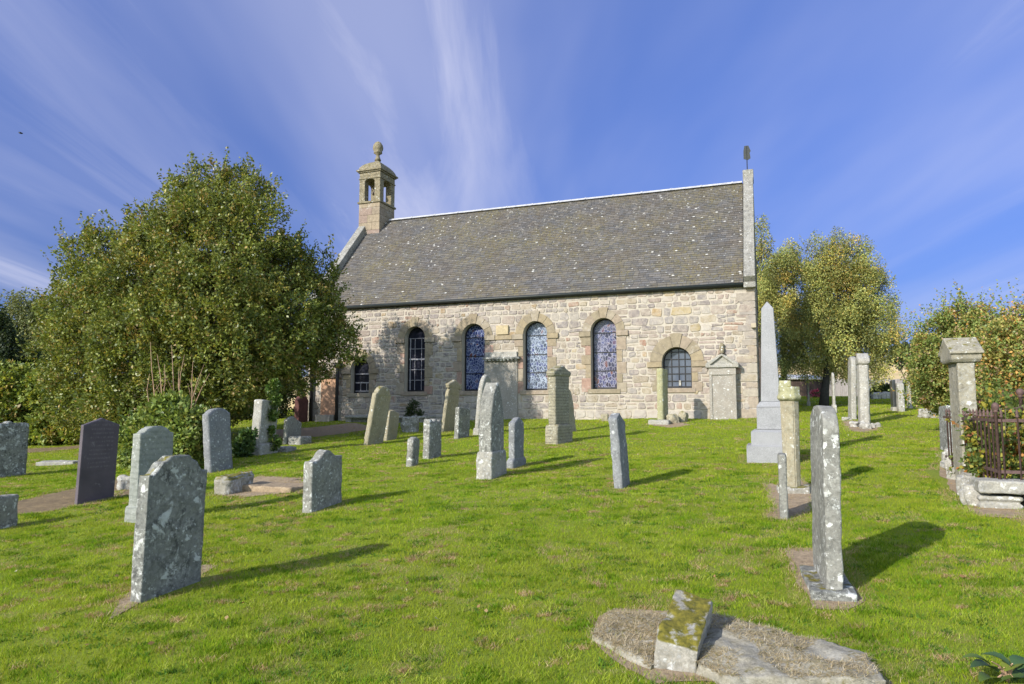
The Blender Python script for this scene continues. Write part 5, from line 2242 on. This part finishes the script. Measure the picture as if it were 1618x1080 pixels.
def blades(x, y, h, w, cols, rng, spread=1.0):
    n = len(x)
    a = rng.uniform(0, 2 * math.pi, n)
    b = rng.uniform(0, 2 * math.pi, n)
    ln = h * rng.uniform(.3, 1.2, n) * spread
    z = terrain(x, y)
    v = np.empty((n, 3, 3))
    v[:, 0] = np.stack([x - np.cos(a) * w / 2, y - np.sin(a) * w / 2, z - .003], -1)
    v[:, 1] = np.stack([x + np.cos(a) * w / 2, y + np.sin(a) * w / 2, z - .003], -1)
    v[:, 2] = np.stack([x + np.cos(b) * ln, y + np.sin(b) * ln, z + h], -1)
    return v


def extra(V, Cl, rng):
    """dead moss clumps, darker tufts, clover and ragged turf over the soil edges"""
    def free(x, y, pad=.05, soil=True):
        k = np.ones(len(x), bool)
        for cx, cy, an, hw, ht_, pd in FOOT:
            dx, dy = x - cx, y - cy
            k &= ~((np.abs(dx * math.cos(an) + dy * math.sin(an)) < hw + pad) & (np.abs(-dx * math.sin(an) + dy * math.cos(an)) < ht_ + pad))
        for poly in FOOTPOLY + (SOIL if soil else []):
            k &= ~inpoly(x, y, poly)
        rx, ry = x - LC.x, y - LC.y
        k &= (rx * G.x + ry * G.y) < -.2
        return k
    def clumps(n, per, r0, r1, h, cols, wts, y1=17, spread=1.0, wk=.0011, patch=None):
        cy = 3.4 + (y1 - 3.4) * rng.random(n) ** 1.25
        cx = rng.uniform(-.82, .82, n) * cy
        k = free(cx, cy, .12)
        if patch is not None:
            k &= vnoise(cx, cy, .8, patch) > .48
        cx, cy = cx[k], cy[k]
        n = len(cx)
        r = rng.uniform(r0, r1, n) * (1 + .04 * cy)
        i = np.repeat(np.arange(n), per)
        a = rng.uniform(0, 2 * math.pi, len(i))
        q = r[i] * np.sqrt(rng.random(len(i))) * (1 + .5 * np.sin(a * 2 + i))
        x, y = cx[i] + q * np.cos(a), cy[i] + q * np.sin(a) * .8
        V.append(blades(x, y, h * rng.uniform(.5, 1.3, len(i)), wk * (3 + .55 * cy[i]), None, rng, spread))
        tone = rng.uniform(.75, 1.25, n)[i][:, None]
        Cl.append(palette(len(i), cols, wts, rng, .2) * tone)
    straw = [(.42, .29, .17), (.34, .22, .12), (.48, .37, .23), (.24, .16, .09)]
    clumps(850, 90, .03, .09, .022, straw, [3, 2, 2, 1], 16, 1.6, patch=5)
    clumps(380, 90, .03, .07, .022, straw, [3, 2, 2, 1], 18, 1.6)
    clumps(1000, 110, .05, .16, .030, [(.095, .185, .009), (.13, .23, .013), (.17, .27, .017)], [3, 3, 1.4], 15, 1.0)
    clumps(900, 60, .05, .12, .03, [(.30, .36, .05), (.27, .33, .035), (.34, .36, .09)], [1, 1, .6], 15, 1.2)
    # white clover-like dark flat leaves
    clumps(700, 45, .04, .11, .018, [(.07, .15, .02), (.10, .19, .03)], [1, 1], 12, 2.2, .0026)
    for poly in SOIL:
        p = np.array(poly)
        if p[:, 1].mean() > 20:
            continue
        nxt = np.roll(p, -1, 0)
        L = np.hypot(*(nxt - p).T)
        m = int(L.sum() * 260)
        i = rng.choice(len(p), m, p=L / L.sum())
        t = rng.random(m)[:, None]
        q = p[i] * (1 - t) + nxt[i] * t
        wob = vnoise(q[:, 0], q[:, 1], 6.0, 44) - .5
        q = q + rng.normal(size=(m, 2)) * .035 + wob[:, None] * .10
        k = free(q[:, 0], q[:, 1], .02, False)
        q = q[k]
        m = len(q)
        V.append(blades(q[:, 0], q[:, 1], rng.uniform(.015, .042, m), .003 + .0006 * q[:, 1], None, rng, .9))
        Cl.append(palette(m, [(.165, .262, .012), (.21, .30, .016), (.40, .31, .17), (.46, .38, .24), (.30, .22, .11)], [3, 2.5, 2, 1.5, 1], rng, .2))


def grass():
    rng = np.random.default_rng(99)
    bands = [(3.0, 5.5, 9000, .0036, .025), (5.5, 8.5, 5200, .005, .026), (8.5, 13, 2400, .0075, .028), (13, 20, 900, .013, .032), (20, 32, 280, .024, .04), (32, 46, 90, .045, .05)]
    V, Cl = [], []
    for y0, y1, den, wd, ht in bands:
        hw0 = .80 * y1 + 1.2
        n = int((y1 - y0) * 2 * hw0 * den)
        x = rng.uniform(-hw0, hw0, n)
        y = rng.uniform(y0, y1, n)
        k = np.abs(x) < .80 * y + 1.2
        x, y = x[k], y[k]
        # church and plot interior
        rx, ry = x - LC.x, y - LC.y
        ex, gy = rx * E.x + ry * E.y, rx * G.x + ry * G.y
        k = ~((ex > -.3) & (ex < LW + .1) & (gy > -.03) & (gy < WB))
        x, y = x[k], y[k]
        hole = np.zeros(len(x), bool)
        near = np.full(len(x), 9.0)
        for cx, cy, an, hw, ht_, pad in FOOT:
            dx, dy = x - cx, y - cy
            a, b = np.abs(dx * math.cos(an) + dy * math.sin(an)) - hw, np.abs(-dx * math.sin(an) + dy * math.cos(an)) - ht_
            d = np.hypot(np.maximum(a, 0), np.maximum(b, 0)) - pad
            near = np.minimum(near, d)
        
        for poly in FOOTPOLY:
            hole |= inpoly(x, y, poly)
        dead = np.zeros(len(x), bool)
        jx, jy = rng.normal(size=len(x)) * .05, rng.normal(size=len(x)) * .05
        onpath = np.zeros(len(x), bool)
        for q, poly in enumerate(SOIL):
            m_ = inpoly(x + jx, y + jy, poly)
            dead |= m_
            if q < PATHS:
                onpath |= m_
        n1 = vnoise(x, y, 9.0, 1)
        hole |= near < (n1 - .5) * .06
        # shaded bare earth below the holly
        dh = np.hypot((x - hx_) / 4.6, (y - YH - 1.2) / 3.2)
        bare = (dh < .85) & (rng.random(len(x)) < .8)
        drop = hole | (onpath & (rng.random(len(x)) < .93)) | (dead & (rng.random(len(x)) < .10 + .8 * (vnoise(x, y, 6.0, 21) > .38))) | bare
        k = ~drop
        x, y, near, dead = x[k], y[k], near[k], dead[k]
        n = len(x)
        n2 = vnoise(x, y, 1.1, 2); n3 = vnoise(x, y, 4.3, 3); n4 = vnoise(x, y, .35, 4)
        base = palette(n, [(.20, .285, .012), (.245, .32, .017), (.145, .23, .010), (.29, .31, .026), (.33, .285, .07)], [4, 4, 3, 2, .5], rng, .18)
        n5 = vnoise(x, y, 7.0, 31)
        n6 = vnoise(x, y, 17.0, 33)
        base *= (.52 + .25 * n2 + .2 * n4 + .40 * n5 + .30 * n6)[:, None]
        yel = np.clip((n4 * .6 + n2 * .4 - .48) * 3, 0, 1)[:, None]
        base = base * (1 - .55 * yel) + np.array([.27, .285, .024]) * .55 * yel
        br = (vnoise(x, y, 3.1, 8) * .5 + vnoise(x, y, 11, 6) * .5 > .63) & (n2 > .2)
        straw = (near < .12) & (rng.random(n) < .65) | dead | (br & (rng.random(n) < .75))
        sc = palette(n, [(.36, .26, .14), (.29, .20, .10), (.42, .34, .20)], [3, 2, 2], rng, .2)
        base[straw] = sc[straw]
        h = ht * rng.uniform(.5, 1.25, n) * (.75 + .5 * n3)
        h[straw] *= .7
        h[(near < .07)] *= 1.35
        a = rng.uniform(0, 2 * math.pi, n)
        w = wd * rng.uniform(.6, 1.3, n)
        lean = h * rng.uniform(.2, 1.1, n)
        b = rng.uniform(0, 2 * math.pi, n)
        z = terrain(x, y)
        v = np.empty((n, 3, 3))
        v[:, 0] = np.stack([x - np.cos(a) * w / 2, y - np.sin(a) * w / 2, z - .004], -1)
        v[:, 1] = np.stack([x + np.cos(a) * w / 2, y + np.sin(a) * w / 2, z - .004], -1)
        v[:, 2] = np.stack([x + np.cos(b) * lean, y + np.sin(b) * lean, z + h], -1)
        V.append(v); Cl.append(base)
    extra(V, Cl, rng)
    V = np.concatenate(V); Cl = np.concatenate(Cl)
    print('grass blades', len(V))
    tag(objm('grass', np_mesh('grass', V, 3, Cl), M['blade']), 'short bright green mown grass covering the churchyard', 'grass', kind='stuff')


grass()

# fallen autumn leaves scattered on the lawn (nobody could count them)
def litter():
    rng = np.random.default_rng(12)
    n = 110
    y = 4 + 14 * rng.random(n) ** 1.3
    x = rng.uniform(-.8, .8, n) * y
    k = np.ones(n, bool)
    for cx, cy, an, hw, ht_, pad in FOOT:
        k &= np.hypot(x - cx, y - cy) > max(hw, ht_) + .05
    rx, ry = x - LC.x, y - LC.y
    k &= (rx * G.x + ry * G.y) < -.3
    x, y = x[k], y[k]
    n = len(x)
    p = np.stack([x, y, terrain(x, y) + .028], -1)
    out = unit(np.stack([rng.normal(size=n), rng.normal(size=n), rng.normal(size=n) * .2], -1))
    v = leaf_quads(p, out, .036, .026, rng, .2)
    c = palette(n, [(.27, .16, .07), (.33, .22, .10), (.20, .12, .06), (.4, .35, .25)], [3, 3, 2, .6], rng)
    tag(objm('fallen_leaves', np_mesh('fallen_leaves', v, 4, c), M['leaf']), 'scattered brown fallen leaves on the lawn', 'leaves', kind='stuff')


litter()

# ------------------------------------------------------------------ light, sky, camera
SUN_EL = math.radians(26.5)
SUN_AZ = math.atan2(-.74, -.67)        # clockwise from +Y, toward the sun
to_sun = Vector((math.sin(SUN_AZ) * math.cos(SUN_EL), math.cos(SUN_AZ) * math.cos(SUN_EL), math.sin(SUN_EL)))
sd = D.lights.new('sun', 'SUN')
sd.energy = 4.0
sd.angle = math.radians(.5)
sd.color = (1.0, .945, .86)
so = D.objects.new('sun', sd)
link(so)
so.location = to_sun * 60
so.rotation_euler = to_sun.to_track_quat('Z', 'Y').to_euler()

w = D.worlds.new('World')
scene.world = w
w.use_nodes = True
nt = w.node_tree
nt.nodes.clear()
def wn(typ, props=None, **ins):
    nd = nt.nodes.new(typ)
    for k, v in (props or {}).items():
        setattr(nd, k, v)
    for k, v in ins.items():
        key = int(k[1:]) if k[0] == 'i' and k[1:].isdigit() else k.replace('_', ' ')
        if isinstance(v, bpy.types.Node):
            v = v.outputs[0]
        if isinstance(v, bpy.types.NodeSocket):
            nt.links.new(v, nd.inputs[key])
        else:
            nd.inputs[key].default_value = v
    return nd
sky = wn('ShaderNodeTexSky')
sky.sky_type = 'NISHITA'
sky.sun_disc = False
sky.sun_elevation = SUN_EL
sky.sun_rotation = SUN_AZ % (2 * math.pi)
sky.altitude = 50
sky.air_density = 1.0
sky.dust_density = .3
sky.ozone_density = 3.0
tc = wn('ShaderNodeTexCoord').outputs['Generated']
sx = wn('ShaderNodeSeparateXYZ', None, Vector=tc)
zc = wn('ShaderNodeMath', {'operation': 'MAXIMUM'}, i0=sx.outputs[2], i1=.03)
zc2 = wn('ShaderNodeMath', {'operation': 'ADD'}, i0=zc, i1=.10)
px_ = wn('ShaderNodeMath', {'operation': 'DIVIDE'}, i0=sx.outputs[0], i1=zc2)
py_ = wn('ShaderNodeMath', {'operation': 'DIVIDE'}, i0=sx.outputs[1], i1=zc2)
cv = wn('ShaderNodeCombineXYZ', None, X=px_, Y=py_, Z=0.0)
SK = (31.1, 28.9)
mp = wn('ShaderNodeMapping', None, Vector=cv, Rotation=(0, 0, math.radians(6)), Scale=(1.0, .11, 1), Location=(SK[0], 0, 0))
n1 = wn('ShaderNodeTexNoise', None, Vector=mp, Scale=2.0, Detail=8.0, Roughness=.6, Distortion=.8)
mp2 = wn('ShaderNodeMapping', None, Vector=cv, Rotation=(0, 0, math.radians(4)), Scale=(1.0, .22, 1), Location=(SK[1], 1.2, 0))
n2 = wn('ShaderNodeTexNoise', None, Vector=mp2, Scale=.62, Detail=5.0, Roughness=.55, Distortion=.3)
m1 = wn('ShaderNodeMapRange', {'clamp': True, 'interpolation_type': 'SMOOTHSTEP'}, Value=n1.outputs[0], From_Min=.34, From_Max=.72)
m2 = wn('ShaderNodeMapRange', {'clamp': True, 'interpolation_type': 'SMOOTHSTEP'}, Value=n2.outputs[0], From_Min=.36, From_Max=.66)
mm = wn('ShaderNodeMath', {'operation': 'MULTIPLY'}, i0=m1, i1=m2)
mm2 = wn('ShaderNodeMath', {'operation': 'MULTIPLY'}, i0=m2, i1=.45)
mm3 = wn('ShaderNodeMath', {'operation': 'MAXIMUM'}, i0=mm, i1=mm2)
mf = wn('ShaderNodeMath', {'operation': 'MULTIPLY'}, i0=mm3, i1=.78)
tint = wn('ShaderNodeMix', {'data_type': 'RGBA', 'blend_type': 'MULTIPLY'})
tint.inputs[0].default_value = 1
nt.links.new(sky.outputs[0], tint.inputs[6])
tint.inputs[7].default_value = (1, 1, 1, 1)
rp = wn('ShaderNodeValToRGB', None, Fac=sx.outputs[2])
rp.color_ramp.elements[0].position = .0
rp.color_ramp.elements[0].color = (.095, .132, .285, 1)
rp.color_ramp.elements[1].position = .6
rp.color_ramp.elements[1].color = (.56, .565, .84, 1)
nt.links.new(rp.outputs[0], tint.inputs[7])
cmix = wn('ShaderNodeMix', {'data_type': 'RGBA'})
nt.links.new(mf.outputs[0], cmix.inputs[0])
nt.links.new(tint.outputs[2], cmix.inputs[6])
cmix.inputs[7].default_value = (2.95, 3.0, 3.7, 1)
back_fill = wn('ShaderNodeMapRange', {'clamp': True, 'interpolation_type': 'SMOOTHSTEP'}, Value=sx.outputs[1], From_Min=.15, From_Max=-.35)  # extra brightness added to the sky behind the camera as fill light
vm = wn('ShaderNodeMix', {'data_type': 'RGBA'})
nt.links.new(back_fill.outputs[0], vm.inputs[0])
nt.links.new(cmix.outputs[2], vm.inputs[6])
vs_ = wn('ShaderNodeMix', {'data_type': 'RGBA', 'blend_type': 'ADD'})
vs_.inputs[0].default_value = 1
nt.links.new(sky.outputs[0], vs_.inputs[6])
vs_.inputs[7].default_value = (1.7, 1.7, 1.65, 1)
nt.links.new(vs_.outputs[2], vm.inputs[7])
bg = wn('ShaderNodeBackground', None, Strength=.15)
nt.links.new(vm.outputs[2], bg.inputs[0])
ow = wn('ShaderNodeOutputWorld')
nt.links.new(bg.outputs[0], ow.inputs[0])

cam = D.cameras.new('camera')
cam.lens = 24
cam.sensor_width = 36
cam.clip_end = 5000
co = D.objects.new('camera', cam)
link(co)
co.location = (0, 0, EYE)
co.rotation_euler = (math.radians(90) + PITCH, 0, 0)
scene.camera = co

scene.view_settings.view_transform = 'Standard'
scene.view_settings.look = 'None'
scene.view_settings.exposure = 0.82
scene.view_settings.gamma = 1.0
scene.cycles.max_bounces = 6
scene.cycles.use_denoising = True
